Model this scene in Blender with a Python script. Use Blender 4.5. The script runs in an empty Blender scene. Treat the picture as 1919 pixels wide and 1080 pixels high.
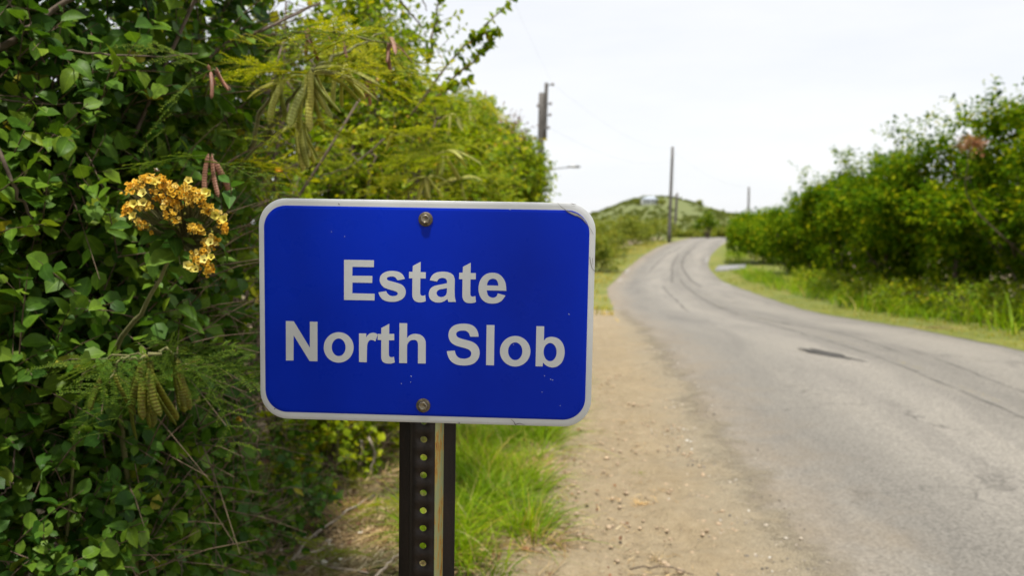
import bpy, bmesh, math, random
import numpy as np
from mathutils import Matrix, Vector

# ---------------------------------------------------------------- scene, camera, sky, sun
SC = bpy.context.scene
COL = SC.collection
F, CAMH = 1492.0, 1.55
PITCH = math.atan(115 / 1492)
CAM = np.array([0.0, 0.0, CAMH])
UPV = np.array([0, math.sin(PITCH), math.cos(PITCH)])
FWD = np.array([0, math.cos(PITCH), -math.sin(PITCH)])

cd = bpy.data.cameras.new('camera'); cam = bpy.data.objects.new('camera', cd); COL.objects.link(cam)
cam.location = CAM; cam.rotation_euler = (math.pi / 2 - PITCH, 0, 0)
cd.sensor_width = 36; cd.lens = F / 1919 * 36; cd.clip_start = 0.05; cd.clip_end = 6000
cd.dof.use_dof = True; cd.dof.focus_distance = 1.12; cd.dof.aperture_fstop = 4.8; cd.dof.aperture_blades = 9
SC.camera = cam

SUN_EL, SUN_AZ = math.radians(72), math.radians(186)       # azimuth from +Y towards +X
W = bpy.data.worlds.new('World'); SC.world = W; W.use_nodes = True
wn, wl = W.node_tree.nodes, W.node_tree.links
wn.clear()
out = wn.new('ShaderNodeOutputWorld'); bgs = wn.new('ShaderNodeBackground'); bgc = wn.new('ShaderNodeBackground')
sky = wn.new('ShaderNodeTexSky'); sky.sky_type = 'NISHITA'; sky.sun_disc = False
sky.sun_elevation = SUN_EL; sky.sun_rotation = SUN_AZ
wl.new(sky.outputs[0], bgs.inputs[0]); bgs.inputs[1].default_value = 0.12
tc = wn.new('ShaderNodeTexCoord'); mp = wn.new('ShaderNodeMapping'); mp.inputs['Scale'].default_value = (1.2, 1.2, 5.0)
nz = wn.new('ShaderNodeTexNoise'); nz.inputs['Scale'].default_value = 1.6; nz.inputs['Detail'].default_value = 6
nz.inputs['Roughness'].default_value = 0.55
wl.new(tc.outputs['Generated'], mp.inputs[0]); wl.new(mp.outputs[0], nz.inputs['Vector'])
cr = wn.new('ShaderNodeValToRGB')
cr.color_ramp.elements[0].position = .3; cr.color_ramp.elements[0].color = (.865, .885, .93, 1)
cr.color_ramp.elements[1].position = .62; cr.color_ramp.elements[1].color = (.98, .98, .98, 1)
wl.new(nz.outputs[0], cr.inputs[0]); wl.new(cr.outputs[0], bgc.inputs[0]); bgc.inputs[1].default_value = 0.91
mx = wn.new('ShaderNodeMixShader'); mx.inputs[0].default_value = .88
wl.new(bgs.outputs[0], mx.inputs[1]); wl.new(bgc.outputs[0], mx.inputs[2]); wl.new(mx.outputs[0], out.inputs[0])

sd = bpy.data.lights.new('sun', 'SUN'); sd.energy = 5.0; sd.angle = math.radians(4); sd.color = (1, .95, .86)
so = bpy.data.objects.new('sun', sd); COL.objects.link(so)
sdir = Vector((math.sin(SUN_AZ) * math.cos(SUN_EL), math.cos(SUN_AZ) * math.cos(SUN_EL), math.sin(SUN_EL)))
so.rotation_euler = sdir.to_track_quat('Z', 'Y').to_euler(); so.location = (20, 20, 40)
SC.view_settings.view_transform = 'Standard'; SC.view_settings.look = 'None'
SC.view_settings.exposure = 0.28; SC.view_settings.gamma = 1
SC.render.engine = 'CYCLES'
SC.cycles.use_denoising = True
SC.cycles.max_bounces = 7; SC.cycles.diffuse_bounces = 3; SC.cycles.glossy_bounces = 2
SC.cycles.transmission_bounces = 4; SC.cycles.transparent_max_bounces = 6
SC.cycles.caustics_reflective = False; SC.cycles.caustics_refractive = False

# ---------------------------------------------------------------- helpers
rng = np.random.default_rng(7)
random.seed(5)


def ray(px, py):
    return FWD + np.array([1., 0, 0]) * ((px - 959.5) / F) - UPV * ((py - 540) / F)


def at(px, py, Y):
    d = ray(px, py)
    return CAM + d * (Y / d[1])


def project(P):
    d = np.asarray(P) - CAM
    z = np.maximum(d @ FWD, 1e-3)
    return 959.5 + F * d[..., 0] / z, 540 - F * (d @ UPV) / z, d @ FWD


def smooth_interp(xs, ys):
    xs = np.array(xs, float); ys = np.array(ys, float)
    h = np.diff(xs); dl = np.diff(ys) / h
    m = np.zeros_like(ys); m[0] = dl[0]; m[-1] = dl[-1]
    for i in range(1, len(xs) - 1):
        m[i] = 0 if dl[i - 1] * dl[i] <= 0 else 2 * dl[i - 1] * dl[i] / (dl[i - 1] + dl[i])

    def f(x):
        x = np.asarray(x, float); xc = np.clip(x, xs[0], xs[-1])
        i = np.clip(np.searchsorted(xs, xc) - 1, 0, len(xs) - 2)
        t = (xc - xs[i]) / h[i]
        v = ((2 * t**3 - 3 * t**2 + 1) * ys[i] + (t**3 - 2 * t**2 + t) * h[i] * m[i]
             + (-2 * t**3 + 3 * t**2) * ys[i + 1] + (t**3 - t**2) * h[i] * m[i + 1])
        return v + np.where(x < xs[0], (x - xs[0]) * m[0], 0) + np.where(x > xs[-1], (x - xs[-1]) * m[-1], 0)
    return f


_h = rng.random((32, 32, 32))


def vnoise(p):
    p = np.asarray(p, float); i = np.floor(p).astype(int); f = p - i; f = f * f * (3 - 2 * f)
    r = 0
    for a in (0, 1):
        for b in (0, 1):
            for c in (0, 1):
                w = (f[..., 0] if a else 1 - f[..., 0]) * (f[..., 1] if b else 1 - f[..., 1]) * (f[..., 2] if c else 1 - f[..., 2])
                r = r + w * _h[(i[..., 0] + a) % 32, (i[..., 1] + b) % 32, (i[..., 2] + c) % 32]
    return r


def fbm(p, n=3):
    p = np.asarray(p, float)
    return sum(vnoise(p * 2**k + 7.3 * k) / 2**k for k in range(n)) / sum(1 / 2**k for k in range(n))


def nrm(v):
    return v / np.maximum(np.linalg.norm(v, axis=-1, keepdims=True), 1e-9)


def mesh_np(name, V, Fc, uv=None, smooth=True, mats=(), mi=None):
    """V (n,3), Fc list of (m,k) index arrays, uv per-vertex (n,2)"""
    if not isinstance(Fc, (list, tuple)):
        Fc = [Fc]
    Fc = [np.asarray(a, np.int32) for a in Fc if len(a)]
    me = bpy.data.meshes.new(name)
    me.vertices.add(len(V)); me.vertices.foreach_set('co', np.ascontiguousarray(V, np.float32).ravel())
    loops = np.concatenate([a.ravel() for a in Fc])
    tot = np.concatenate([np.full(len(a), a.shape[1], np.int32) for a in Fc])
    start = np.concatenate([[0], np.cumsum(tot)[:-1]]).astype(np.int32)
    me.loops.add(len(loops)); me.loops.foreach_set('vertex_index', loops)
    me.polygons.add(len(tot)); me.polygons.foreach_set('loop_start', start); me.polygons.foreach_set('loop_total', tot)
    if smooth:
        me.polygons.foreach_set('use_smooth', np.ones(len(tot), bool))
    if uv is not None:
        l = me.uv_layers.new(name='UVMap')
        l.data.foreach_set('uv', np.ascontiguousarray(np.asarray(uv, np.float32)[loops]).ravel())
    for m in mats:
        me.materials.append(m)
    if mi is not None:
        me.polygons.foreach_set('material_index', np.asarray(mi, np.int32))
    me.update(calc_edges=True); me.validate()
    return me


def obj(name, me, parent=None, loc=None, label=None, cat=None, group=None, kind=None):
    o = bpy.data.objects.new(name, me); COL.objects.link(o)
    if loc is not None: o.location = loc
    if parent is not None: o.parent = parent
    if label: o['label'] = label
    if cat: o['category'] = cat
    if group: o['group'] = group
    if kind: o['kind'] = kind
    return o


class Acc:
    """collects vertices / faces of many pieces for one mesh"""
    def __init__(s): s.V = []; s.T = []; s.Q = []; s.U = []; s.n = 0

    def add(s, V, T=None, Q=None, uv=None):
        V = np.asarray(V, float).reshape(-1, 3)
        s.V.append(V); s.U.append(np.zeros((len(V), 2)) if uv is None else np.asarray(uv, float).reshape(-1, 2))
        if T is not None and len(T): s.T.append(np.asarray(T).reshape(-1, 3) + s.n)
        if Q is not None and len(Q): s.Q.append(np.asarray(Q).reshape(-1, 4) + s.n)
        s.n += len(V)

    def mesh(s, name, mats, off=(0, 0, 0), smooth=True):
        fc = []
        if s.T: fc.append(np.concatenate(s.T))
        if s.Q: fc.append(np.concatenate(s.Q))
        return mesh_np(name, np.concatenate(s.V) - np.asarray(off), fc, np.concatenate(s.U), smooth, mats)

    def tube(s, P, R, k=6, cap=True):
        P = np.asarray(P, float); n = len(P); R = np.broadcast_to(np.asarray(R, float), (n,))
        T = nrm(np.gradient(P, axis=0)); ref = np.array([0.31, 0.22, 0.92])
        A = nrm(np.cross(T, ref)); B = np.cross(T, A)
        a = np.arange(k) * 2 * math.pi / k
        V = P[:, None] + R[:, None, None] * (A[:, None] * np.cos(a)[None, :, None] + B[:, None] * np.sin(a)[None, :, None])
        i = np.arange(n - 1)[:, None] * k; j = np.arange(k)[None]; j2 = (j + 1) % k
        Q = np.stack([i + j, i + j2, i + k + j2, i + k + j], -1).reshape(-1, 4)
        V = V.reshape(-1, 3); T3 = []
        L = np.concatenate([[0], np.cumsum(np.linalg.norm(np.diff(P, axis=0), axis=1))])
        uv = np.stack([np.tile(np.arange(k) / k, n), np.repeat(L, k)], -1)
        if cap:
            V = np.vstack([V, P[0], P[-1]]); c0 = n * k
            T3 = [(c0, (q + 1) % k, q) for q in range(k)] + [(c0 + 1, (n - 1) * k + q, (n - 1) * k + (q + 1) % k) for q in range(k)]
            uv = np.vstack([uv, uv[0], uv[-1]])
        s.add(V, T3, Q, uv)

    def box(s, c, h, R=None):
        c = np.asarray(c, float); h = np.asarray(h, float)
        v = np.array([[x, y, z] for x in (-1, 1) for y in (-1, 1) for z in (-1, 1)]) * h
        if R is not None: v = v @ np.asarray(R).T
        s.add(v + c, None, [(0, 1, 3, 2), (4, 6, 7, 5), (0, 4, 5, 1), (2, 3, 7, 6), (0, 2, 6, 4), (1, 5, 7, 3)])


# ---------------------------------------------------------------- materials
def new_mat(name):
    m = bpy.data.materials.new(name); m.use_nodes = True
    nt = m.node_tree; b = nt.nodes['Principled BSDF']
    return m, nt, b


def N(nt, kind, **kw):
    n = nt.nodes.new(kind)
    for k, v in kw.items():
        if k in n.inputs: n.inputs[k].default_value = v
        else: setattr(n, k, v)
    return n


def ramp(nt, fac, stops, interp='LINEAR'):
    r = nt.nodes.new('ShaderNodeValToRGB'); cr = r.color_ramp; cr.interpolation = interp
    while len(cr.elements) < len(stops): cr.elements.new(.5)
    for e, (p, c) in zip(cr.elements, stops):
        e.position = p; e.color = (c[0], c[1], c[2], 1) if len(c) == 3 else c
    nt.links.new(fac, r.inputs[0]); return r.outputs[0]


def mixc(nt, fac, a, b, mode='MIX'):
    m = nt.nodes.new('ShaderNodeMix'); m.data_type = 'RGBA'; m.blend_type = mode
    for s, i in ((fac, 0), (a, 6), (b, 7)):
        if hasattr(s, 'links'): nt.links.new(s, m.inputs[i])
        elif i == 0: m.inputs[0].default_value = s
        else: m.inputs[i].default_value = (*s, 1)
    return m.outputs[2]


def math_n(nt, op, a, b=0.0, c=None, clamp=False):
    m = nt.nodes.new('ShaderNodeMath'); m.operation = op; m.use_clamp = clamp
    for i, s in enumerate((a, b, c)):
        if s is None: continue
        if hasattr(s, 'links'): nt.links.new(s, m.inputs[i])
        else: m.inputs[i].default_value = s
    return m.outputs[0]


def noise(nt, scale, detail=4, rough=.55, vec=None, dist=0):
    n = N(nt, 'ShaderNodeTexNoise', Scale=scale, Detail=detail, Roughness=rough, Distortion=dist)
    if vec is not None: nt.links.new(vec, n.inputs['Vector'])
    return n.outputs[0]


def objco(nt):
    return nt.nodes.new('ShaderNodeTexCoord').outputs['Object']


def geo_pos(nt):
    return nt.nodes.new('ShaderNodeNewGeometry').outputs['Position']


def bump(nt, b, h, strength=.4, dist=.01):
    n = N(nt, 'ShaderNodeBump', Strength=strength, Distance=dist)
    nt.links.new(h, n.inputs['Height']); nt.links.new(n.outputs[0], b.inputs['Normal'])


def leaf_mat(name, stops, trans=.38, rough=.5, spec=.14, tint=(1.25, 1.2, .55), veins=True):
    m, nt, b = new_mat(name)
    g = nt.nodes.new('ShaderNodeNewGeometry'); oi = nt.nodes.new('ShaderNodeObjectInfo')
    r = math_n(nt, 'FRACT', math_n(nt, 'ADD', g.outputs['Random Per Island'], oi.outputs['Random']))
    c = ramp(nt, r, stops)
    if veins:
        uv = nt.nodes.new('ShaderNodeTexCoord').outputs['UV']
        sp = nt.nodes.new('ShaderNodeSeparateXYZ'); nt.links.new(uv, sp.inputs[0])
        ax = math_n(nt, 'ABSOLUTE', sp.outputs[0])
        mid = math_n(nt, 'SUBTRACT', 1.0, math_n(nt, 'MULTIPLY', ax, 22.0), clamp=True)
        ph = math_n(nt, 'MULTIPLY', math_n(nt, 'SUBTRACT', sp.outputs[1], math_n(nt, 'MULTIPLY', ax, .8)), 7.0)
        w = math_n(nt, 'ABSOLUTE', math_n(nt, 'SUBTRACT', math_n(nt, 'FRACT', ph), .5))
        side = math_n(nt, 'SUBTRACT', 1.0, math_n(nt, 'MULTIPLY', w, 9.0), clamp=True)
        v = math_n(nt, 'ADD', math_n(nt, 'MULTIPLY', mid, .55), math_n(nt, 'MULTIPLY', side, .22), clamp=True)
        lc = mixc(nt, 1.0, c, (1.8, 1.7, 1.5), 'MULTIPLY')
        c = mixc(nt, v, c, lc)
        bump(nt, b, math_n(nt, 'SUBTRACT', 1.0, v), .25, .002)
    # broad growth differences between sprays
    c = mixc(nt, 1.0, c, ramp(nt, noise(nt, 1.3, 2, .5, geo_pos(nt)), [(.32, (.72, .82, .9)), (.5, (1, 1, 1)), (.68, (1.32, 1.18, .9))]), 'MULTIPLY')
    # mottling
    mo = noise(nt, 55, 2, vec=geo_pos(nt))
    c = mixc(nt, 1.0, c, ramp(nt, mo, [(.3, (.78, .8, .75)), (.7, (1.2, 1.15, 1.1))]), 'MULTIPLY')
    nt.links.new(c, b.inputs['Base Color'])
    b.inputs['Roughness'].default_value = rough; b.inputs['Specular IOR Level'].default_value = spec
    t = nt.nodes.new('ShaderNodeBsdfTranslucent')
    nt.links.new(mixc(nt, 1.0, c, tint, 'MULTIPLY'), t.inputs[0])
    ms = nt.nodes.new('ShaderNodeMixShader'); ms.inputs[0].default_value = trans
    nt.links.new(b.outputs[0], ms.inputs[1]); nt.links.new(t.outputs[0], ms.inputs[2])
    nt.links.new(ms.outputs[0], nt.nodes['Material Output'].inputs[0])
    return m


def bark_mat(name, c1, c2, scale=30):
    m, nt, b = new_mat(name)
    p = geo_pos(nt)
    n = noise(nt, scale, 5, .6, p)
    nt.links.new(ramp(nt, n, [(.3, c1), (.7, c2)]), b.inputs['Base Color'])
    b.inputs['Roughness'].default_value = .85; bump(nt, b, n, .5, .006)
    return m


def plain(name, col, rough=.6, metal=0, spec=.5, var=.15, scale=40, bmp=0):
    m, nt, b = new_mat(name)
    n = noise(nt, scale, 4, .55, objco(nt))
    lo = tuple(x * (1 - var) for x in col); hi = tuple(min(1, x * (1 + var)) for x in col)
    nt.links.new(ramp(nt, n, [(.3, lo), (.7, hi)]), b.inputs['Base Color'])
    b.inputs['Roughness'].default_value = rough; b.inputs['Metallic'].default_value = metal
    b.inputs['Specular IOR Level'].default_value = spec
    if bmp: bump(nt, b, n, bmp, .002)
    return m


M = {}
M['leaf_round'] = leaf_mat('leaf_round', [(0, (.024, .070, .008)), (.35, (.050, .122, .012)), (.7, (.088, .178, .017)), (.985, (.14, .225, .02)), (1, (.30, .28, .03))], .34, spec=.16, rough=.45)
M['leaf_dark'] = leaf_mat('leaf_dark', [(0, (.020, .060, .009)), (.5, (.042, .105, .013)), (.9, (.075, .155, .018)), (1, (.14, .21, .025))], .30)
M['leaf_bright'] = leaf_mat('leaf_bright', [(0, (.075, .145, .004)), (.4, (.155, .245, .006)), (.8, (.28, .365, .008)), (.96, (.40, .41, .012)), (1, (.42, .27, .03))], .45)
M['leaf_cordia'] = leaf_mat('leaf_cordia', [(0, (.045, .115, .018)), (.6, (.075, .165, .025)), (1, (.13, .22, .03))], .35)
M['frond'] = leaf_mat('frond', [(0, (.15, .20, .005)), (.5, (.25, .30, .007)), (1, (.37, .38, .012))], .48, veins=False)
M['frond_dark'] = leaf_mat('frond_dark', [(0, (.05, .105, .010)), (.5, (.085, .145, .012)), (1, (.14, .20, .018))], .4, veins=False)
M['leaf_right'] = leaf_mat('leaf_right', [(0, (.028, .075, .003)), (.4, (.068, .145, .004)), (.8, (.155, .245, .006)), (.95, (.27, .32, .010)), (1, (.36, .37, .012))], .42, veins=False, spec=.03, rough=.7)
M['leaf_far'] = leaf_mat('leaf_far', [(0, (.09, .135, .012)), (.5, (.16, .205, .018)), (1, (.26, .26, .035))], .35, veins=False, rough=.6)
M['leaf_hill'] = leaf_mat('leaf_hill', [(0, (.08, .115, .022)), (.5, (.115, .15, .03)), (1, (.16, .175, .045))], .4, veins=False, rough=.7)
M['leaf_dry'] = leaf_mat('leaf_dry', [(0, (.16, .085, .055)), (.6, (.24, .13, .08)), (1, (.30, .20, .12))], .25, veins=False, rough=.7, tint=(1.1, .9, .7))
M['grass'] = leaf_mat('grass', [(0, (.10, .21, .004)), (.5, (.18, .31, .005)), (.88, (.28, .39, .010)), (.95, (.40, .36, .08)), (1, (.46, .36, .15))], .42, veins=False, rough=.5)
M['grass_dry'] = leaf_mat('grass_dry', [(0, (.13, .19, .010)), (.5, (.22, .24, .02)), (1, (.36, .28, .07))], .35, veins=False, rough=.6)
M['grass_straw'] = leaf_mat('grass_straw', [(0, (.20, .22, .015)), (.5, (.33, .29, .04)), (1, (.44, .34, .10))], .35, veins=False, rough=.6)
M['straw'] = leaf_mat('straw', [(0, (.18, .115, .055)), (.5, (.36, .26, .14)), (.9, (.54, .42, .25)), (1, (.66, .58, .43))], .2, veins=False, rough=.8, tint=(1, .9, .7))
M['bark'] = bark_mat('bark', (.055, .038, .026), (.15, .11, .08))
M['twig'] = bark_mat('twig', (.07, .045, .026), (.17, .12, .075), 60)
M['twig_green'] = bark_mat('twig_green', (.09, .10, .03), (.17, .16, .06), 60)
M['wood_grey'] = bark_mat('wood_grey', (.20, .16, .12), (.42, .36, .29), 60)

# ---------------------------------------------------------------- ground profile and road course
prof = [(577, 21.2), (545, 28.1), (522, 39), (500, 49), (480, 57), (463, 72), (455, 85), (447.5, 105)]
zs = [(-60, 0), (0, 0), (8.5, 0), (12, -.12)] + [(Y, float(at(960, py, Y)[2])) for py, Y in prof] + [(112, .0), (125, -.35), (200, -5), (320, -9), (3000, -9)]
gz = smooth_interp([a for a, b in zs], [b for a, b in zs])
le = [(-40, -1.9), (0, 1.0)] + [(Y, float(at(px, 600, Y)[0])) for px, Y in [(1400, 4.02), (1290, 6.17), (1215, 10.05), (1148, 21.2), (1137, 28.1), (1157, 39), (1178, 49), (1203, 57), (1233, 72), (1255, 85), (1285, 105), (1330, 140)]]
ri = [(-40, 2.9), (0, 5.75), (5, 6.05)] + [(Y, float(at(px, 600, Y)[0])) for px, Y in [(1919, 10.05), (1492, 21.2), (1398, 28.1), (1345, 39), (1326, 49), (1330, 57), (1346, 72), (1356, 85), (1362, 105), (1385, 140)]]
lx = smooth_interp([a for a, b in le], [b for a, b in le])
rx = smooth_interp([a for a, b in ri], [b for a, b in ri])


def strip(name, ys, us, xa, xb, dz, mat, lump=0.0, kind='structure', crown=0.0, from_right=False):
    """sheet between lateral curves xa(Y), xb(Y); UV = (metres across, metres along)"""
    Y = np.asarray(ys, float); u = np.asarray(us, float)
    A, B = xa(Y), xb(Y)
    X = A[:, None] + (B - A)[:, None] * u[None]
    YY = np.repeat(Y[:, None], len(u), 1)
    Z = gz(YY) + dz + crown * (1 - (2 * u[None] - 1)**2)
    if lump:
        Z = Z + lump * (fbm(np.stack([X * 3.4, YY * 3.4, X * 0], -1), 5) - .5) * np.clip(np.minimum(u * 6, (1 - u - .18) * 3.5), 0, 1)[None]
    V = np.stack([X, YY, Z], -1).reshape(-1, 3)
    uv = np.stack([(B - A)[:, None] * u[None], YY], -1).reshape(-1, 2)
    if from_right: uv = np.stack([(B - A)[:, None] * (1 - u[None]), YY], -1).reshape(-1, 2)
    n, k = len(Y), len(u)
    i = (np.arange(n - 1)[:, None] * k + np.arange(k - 1)[None]).ravel()
    return mesh_np(name, V, np.stack([i, i + 1, i + k + 1, i + k], -1), uv, True, [mat])


# ground material: litter and soil near the hedge, dry grass further off
m, nt, b = new_mat('ground_soil'); p = geo_pos(nt)
n1, n2, n3 = noise(nt, 1.1, 5, .6, p), noise(nt, 14, 5, .65, p), noise(nt, 90, 3, .6, p)
c = ramp(nt, n2, [(.28, (.07, .045, .03)), (.5, (.19, .135, .085)), (.72, (.33, .25, .165))])
c = mixc(nt, ramp(nt, n1, [(.5, (0, 0, 0)), (.66, (1, 1, 1))]), c, ramp(nt, n2, [(.3, (.06, .08, .02)), (.7, (.16, .19, .05))]))
nt.links.new(c, b.inputs['Base Color']); b.inputs['Roughness'].default_value = .95
bump(nt, b, math_n(nt, 'ADD', n2, math_n(nt, 'MULTIPLY', n3, .5)), .8, .02)
M['ground'] = m

m, nt, b = new_mat('verge_turf'); p = geo_pos(nt)
n1, n2 = noise(nt, .9, 5, .6, p), noise(nt, 22, 4, .6, p)
c = mixc(nt, n2, ramp(nt, n1, [(.35, (.09, .14, .008)), (.55, (.18, .20, .018)), (.7, (.30, .23, .07))]), (.10, .10, .02))
nt.links.new(c, b.inputs['Base Color']); b.inputs['Roughness'].default_value = .95; bump(nt, b, n2, .8, .03)
M['turf'] = m

# dirt
m, nt, b = new_mat('sandy_dirt'); p = geo_pos(nt)
n1, n2, n3, n4 = noise(nt, 1.6, 5, .6, p, .4), noise(nt, 12, 5, .62, p), noise(nt, 130, 3, .6, p), noise(nt, 34, 3, .5, p)
c = ramp(nt, n1, [(.3, (.23, .165, .095)), (.55, (.305, .225, .138)), (.75, (.36, .275, .18))])
c = mixc(nt, .55, c, ramp(nt, n2, [(.25, (.17, .115, .066)), (.5, (.30, .225, .14)), (.75, (.42, .335, .235))]))
c = mixc(nt, ramp(nt, n4, [(.62, (0, 0, 0)), (.72, (.6, .6, .6))]), c, (.14, .095, .055))
sp = nt.nodes.new('ShaderNodeSeparateXYZ'); nt.links.new(nt.nodes.new('ShaderNodeTexCoord').outputs['UV'], sp.inputs[0])
e = math_n(nt, 'ADD', sp.outputs[0], math_n(nt, 'MULTIPLY', math_n(nt, 'SUBTRACT', noise(nt, 2.6, 6, .7, p), .5), .8))
c = mixc(nt, ramp(nt, e, [(.25, (.65, .65, .65)), (.75, (0, 0, 0))]), c, ramp(nt, n3, [(.3, (.12, .11, .095)), (.5, (.22, .20, .17)), (.7, (.36, .33, .28))]))
c = mixc(nt, .35, c, ramp(nt, n3, [(.3, (.14, .10, .065)), (.7, (.46, .38, .27))]))
c = mixc(nt, 1.0, c, (.91, .935, .88), 'MULTIPLY')
nt.links.new(c, b.inputs['Base Color']); b.inputs['Roughness'].default_value = .95
bump(nt, b, math_n(nt, 'ADD', n2, math_n(nt, 'ADD', math_n(nt, 'MULTIPLY', n4, .6), math_n(nt, 'MULTIPLY', n3, .3))), 1.0, .035)
al = math_n(nt, 'ADD', math_n(nt, 'MULTIPLY', sp.outputs[0], 1.7), math_n(nt, 'ADD', math_n(nt, 'MULTIPLY', math_n(nt, 'SUBTRACT', noise(nt, 3.0, 6, .7, p), .5), 1.4), math_n(nt, 'MULTIPLY', math_n(nt, 'SUBTRACT', n3, .5), 1.6)))
tp = nt.nodes.new('ShaderNodeBsdfTransparent'); ms = nt.nodes.new('ShaderNodeMixShader')
nt.links.new(ramp(nt, al, [(.22, (0, 0, 0)), (.62, (1, 1, 1))]), ms.inputs[0]); nt.links.new(tp.outputs[0], ms.inputs[1]); nt.links.new(b.outputs[0], ms.inputs[2])
nt.links.new(ms.outputs[0], nt.nodes['Material Output'].inputs[0])
M['dirt'] = m


# asphalt: UV = metres across / along
def asphalt(name, dark=1.0, dusty=True):
    m, nt, b = new_mat(name); p = geo_pos(nt)
    uv = nt.nodes.new('ShaderNodeTexCoord').outputs['UV']
    mp = nt.nodes.new('ShaderNodeMapping'); mp.inputs['Scale'].default_value = (2.2, .10, 1); nt.links.new(uv, mp.inputs[0])
    st = noise(nt, 1.0, 5, .6, mp.outputs[0])
    big, mid, fine = noise(nt, .45, 4, .6, p, .5), noise(nt, 5, 5, .65, p), noise(nt, 58, 4, .75, p)
    vo = N(nt, 'ShaderNodeTexVoronoi', Scale=55); nt.links.new(p, vo.inputs['Vector'])
    c = ramp(nt, st, [(.3, (.215, .20, .18)), (.5, (.27, .252, .228)), (.7, (.325, .305, .275))])
    c = mixc(nt, .4, c, ramp(nt, big, [(.3, (.20, .19, .172)), (.7, (.36, .335, .30))]))
    c = mixc(nt, .3, c, ramp(nt, mid, [(.3, (.19, .178, .16)), (.7, (.38, .355, .32))]))
    c = mixc(nt, .65, c, ramp(nt, fine, [(.34, (.07, .066, .06)), (.5, (.27, .25, .225)), (.66, (.55, .52, .48))]))
    c = mixc(nt, .3, c, ramp(nt, vo.outputs['Color'], [(0, (.14, .135, .125)), (1, (.42, .395, .36))]))
    if dusty:
        mp2 = nt.nodes.new('ShaderNodeMapping'); mp2.inputs['Scale'].default_value = (1, .05, 1); nt.links.new(uv, mp2.inputs[0])
        wt = nt.nodes.new('ShaderNodeSeparateXYZ'); nt.links.new(uv, wt.inputs[0])
        ww = math_n(nt, 'ADD', math_n(nt, 'MULTIPLY', wt.outputs[0], 3.1), math_n(nt, 'MULTIPLY', noise(nt, 1.0, 3, .5, mp2.outputs[0]), 3.0))
        tr = math_n(nt, 'MULTIPLY_ADD', math_n(nt, 'SINE', ww), .5, .5)
        c = mixc(nt, 1.0, c, ramp(nt, tr, [(0, (.87, .87, .87)), (1, (1.10, 1.095, 1.09))]), 'MULTIPLY')
        mp3 = nt.nodes.new('ShaderNodeMapping'); mp3.inputs['Scale'].default_value = (1.6, .22, 1); nt.links.new(uv, mp3.inputs[0])
        bl = noise(nt, 1.0, 6, .65, mp3.outputs[0], .6)
        c = mixc(nt, 1.0, c, ramp(nt, bl, [(.3, (.80, .80, .81)), (.5, (1, 1, 1)), (.7, (1.12, 1.11, 1.09))]), 'MULTIPLY')
        wp = nt.nodes.new('ShaderNodeVectorMath'); wp.operation = 'ADD'
        nn = N(nt, 'ShaderNodeTexNoise', Scale=2.0, Detail=5); nt.links.new(p, nn.inputs['Vector']); nt.links.new(p, wp.inputs[0]); nt.links.new(nn.outputs['Color'], wp.inputs[1])
        ck = N(nt, 'ShaderNodeTexVoronoi', Scale=.55, feature='DISTANCE_TO_EDGE'); nt.links.new(wp.outputs[0], ck.inputs['Vector'])
        cm = mixc(nt, 1.0, ramp(nt, ck.outputs['Distance'], [(0, (1, 1, 1)), (.012, (0, 0, 0))]), ramp(nt, noise(nt, .5, 3, .6, p), [(.5, (0, 0, 0)), (.62, (.7, .7, .7))]), 'MULTIPLY')
        c = mixc(nt, cm, c, (.07, .065, .06))
        sp = nt.nodes.new('ShaderNodeSeparateXYZ'); nt.links.new(uv, sp.inputs[0])
        # sand blown onto the left edge
        e = math_n(nt, 'ADD', sp.outputs[0], math_n(nt, 'MULTIPLY', math_n(nt, 'SUBTRACT', noise(nt, 2.2, 5, .65, p), .5), 1.5))
        k = ramp(nt, e, [(0, (.75, .75, .75)), (.22, (.55, .55, .55)), (.75, (.15, .15, .15)), (1, (0, 0, 0))])
        k2 = mixc(nt, 1.0, k, ramp(nt, fine, [(.3, (.55, .55, .55)), (.6, (1, 1, 1))]), 'MULTIPLY')
        c = mixc(nt, k2, c, (.30, .225, .14))
    if dusty: c = mixc(nt, 1.0, c, (.64, .635, .61), 'MULTIPLY')
    if dark != 1: c = mixc(nt, 1.0, c, (dark, dark, dark), 'MULTIPLY')
    nt.links.new(c, b.inputs['Base Color']); b.inputs['Roughness'].default_value = .8; b.inputs['Specular IOR Level'].default_value = .35
    bump(nt, b, math_n(nt, 'ADD', fine, math_n(nt, 'MULTIPLY', vo.outputs['Distance'], .8)), .55, .006)
    return m


M['asphalt'] = asphalt('asphalt')
M['asphalt_hollow_shade'] = asphalt('asphalt_hollow_shade', .16, False)
M['asphalt_seam'] = asphalt('asphalt_seam', .36, False)
_nt = M['asphalt_seam'].node_tree; _t = _nt.nodes.new('ShaderNodeBsdfTransparent'); _m = _nt.nodes.new('ShaderNodeMixShader')
_uv = _nt.nodes.new('ShaderNodeTexCoord').outputs['UV']; _s = _nt.nodes.new('ShaderNodeSeparateXYZ'); _nt.links.new(_uv, _s.inputs[0])
_e = math_n(_nt, 'SUBTRACT', 1.0, math_n(_nt, 'ABSOLUTE', math_n(_nt, 'SUBTRACT', math_n(_nt, 'MULTIPLY', _s.outputs[0], 2.0), 1.0)), clamp=True)
_f = math_n(_nt, 'MULTIPLY', math_n(_nt, 'MULTIPLY', _e, ramp(_nt, noise(_nt, 2.5, 5, .65, geo_pos(_nt)), [(.32, (0, 0, 0)), (.60, (1, 1, 1))])), .75)
_nt.links.new(_f, _m.inputs[0]); _nt.links.new(_t.outputs[0], _m.inputs[1]); _nt.links.new(_nt.nodes['Principled BSDF'].outputs[0], _m.inputs[2])
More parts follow.
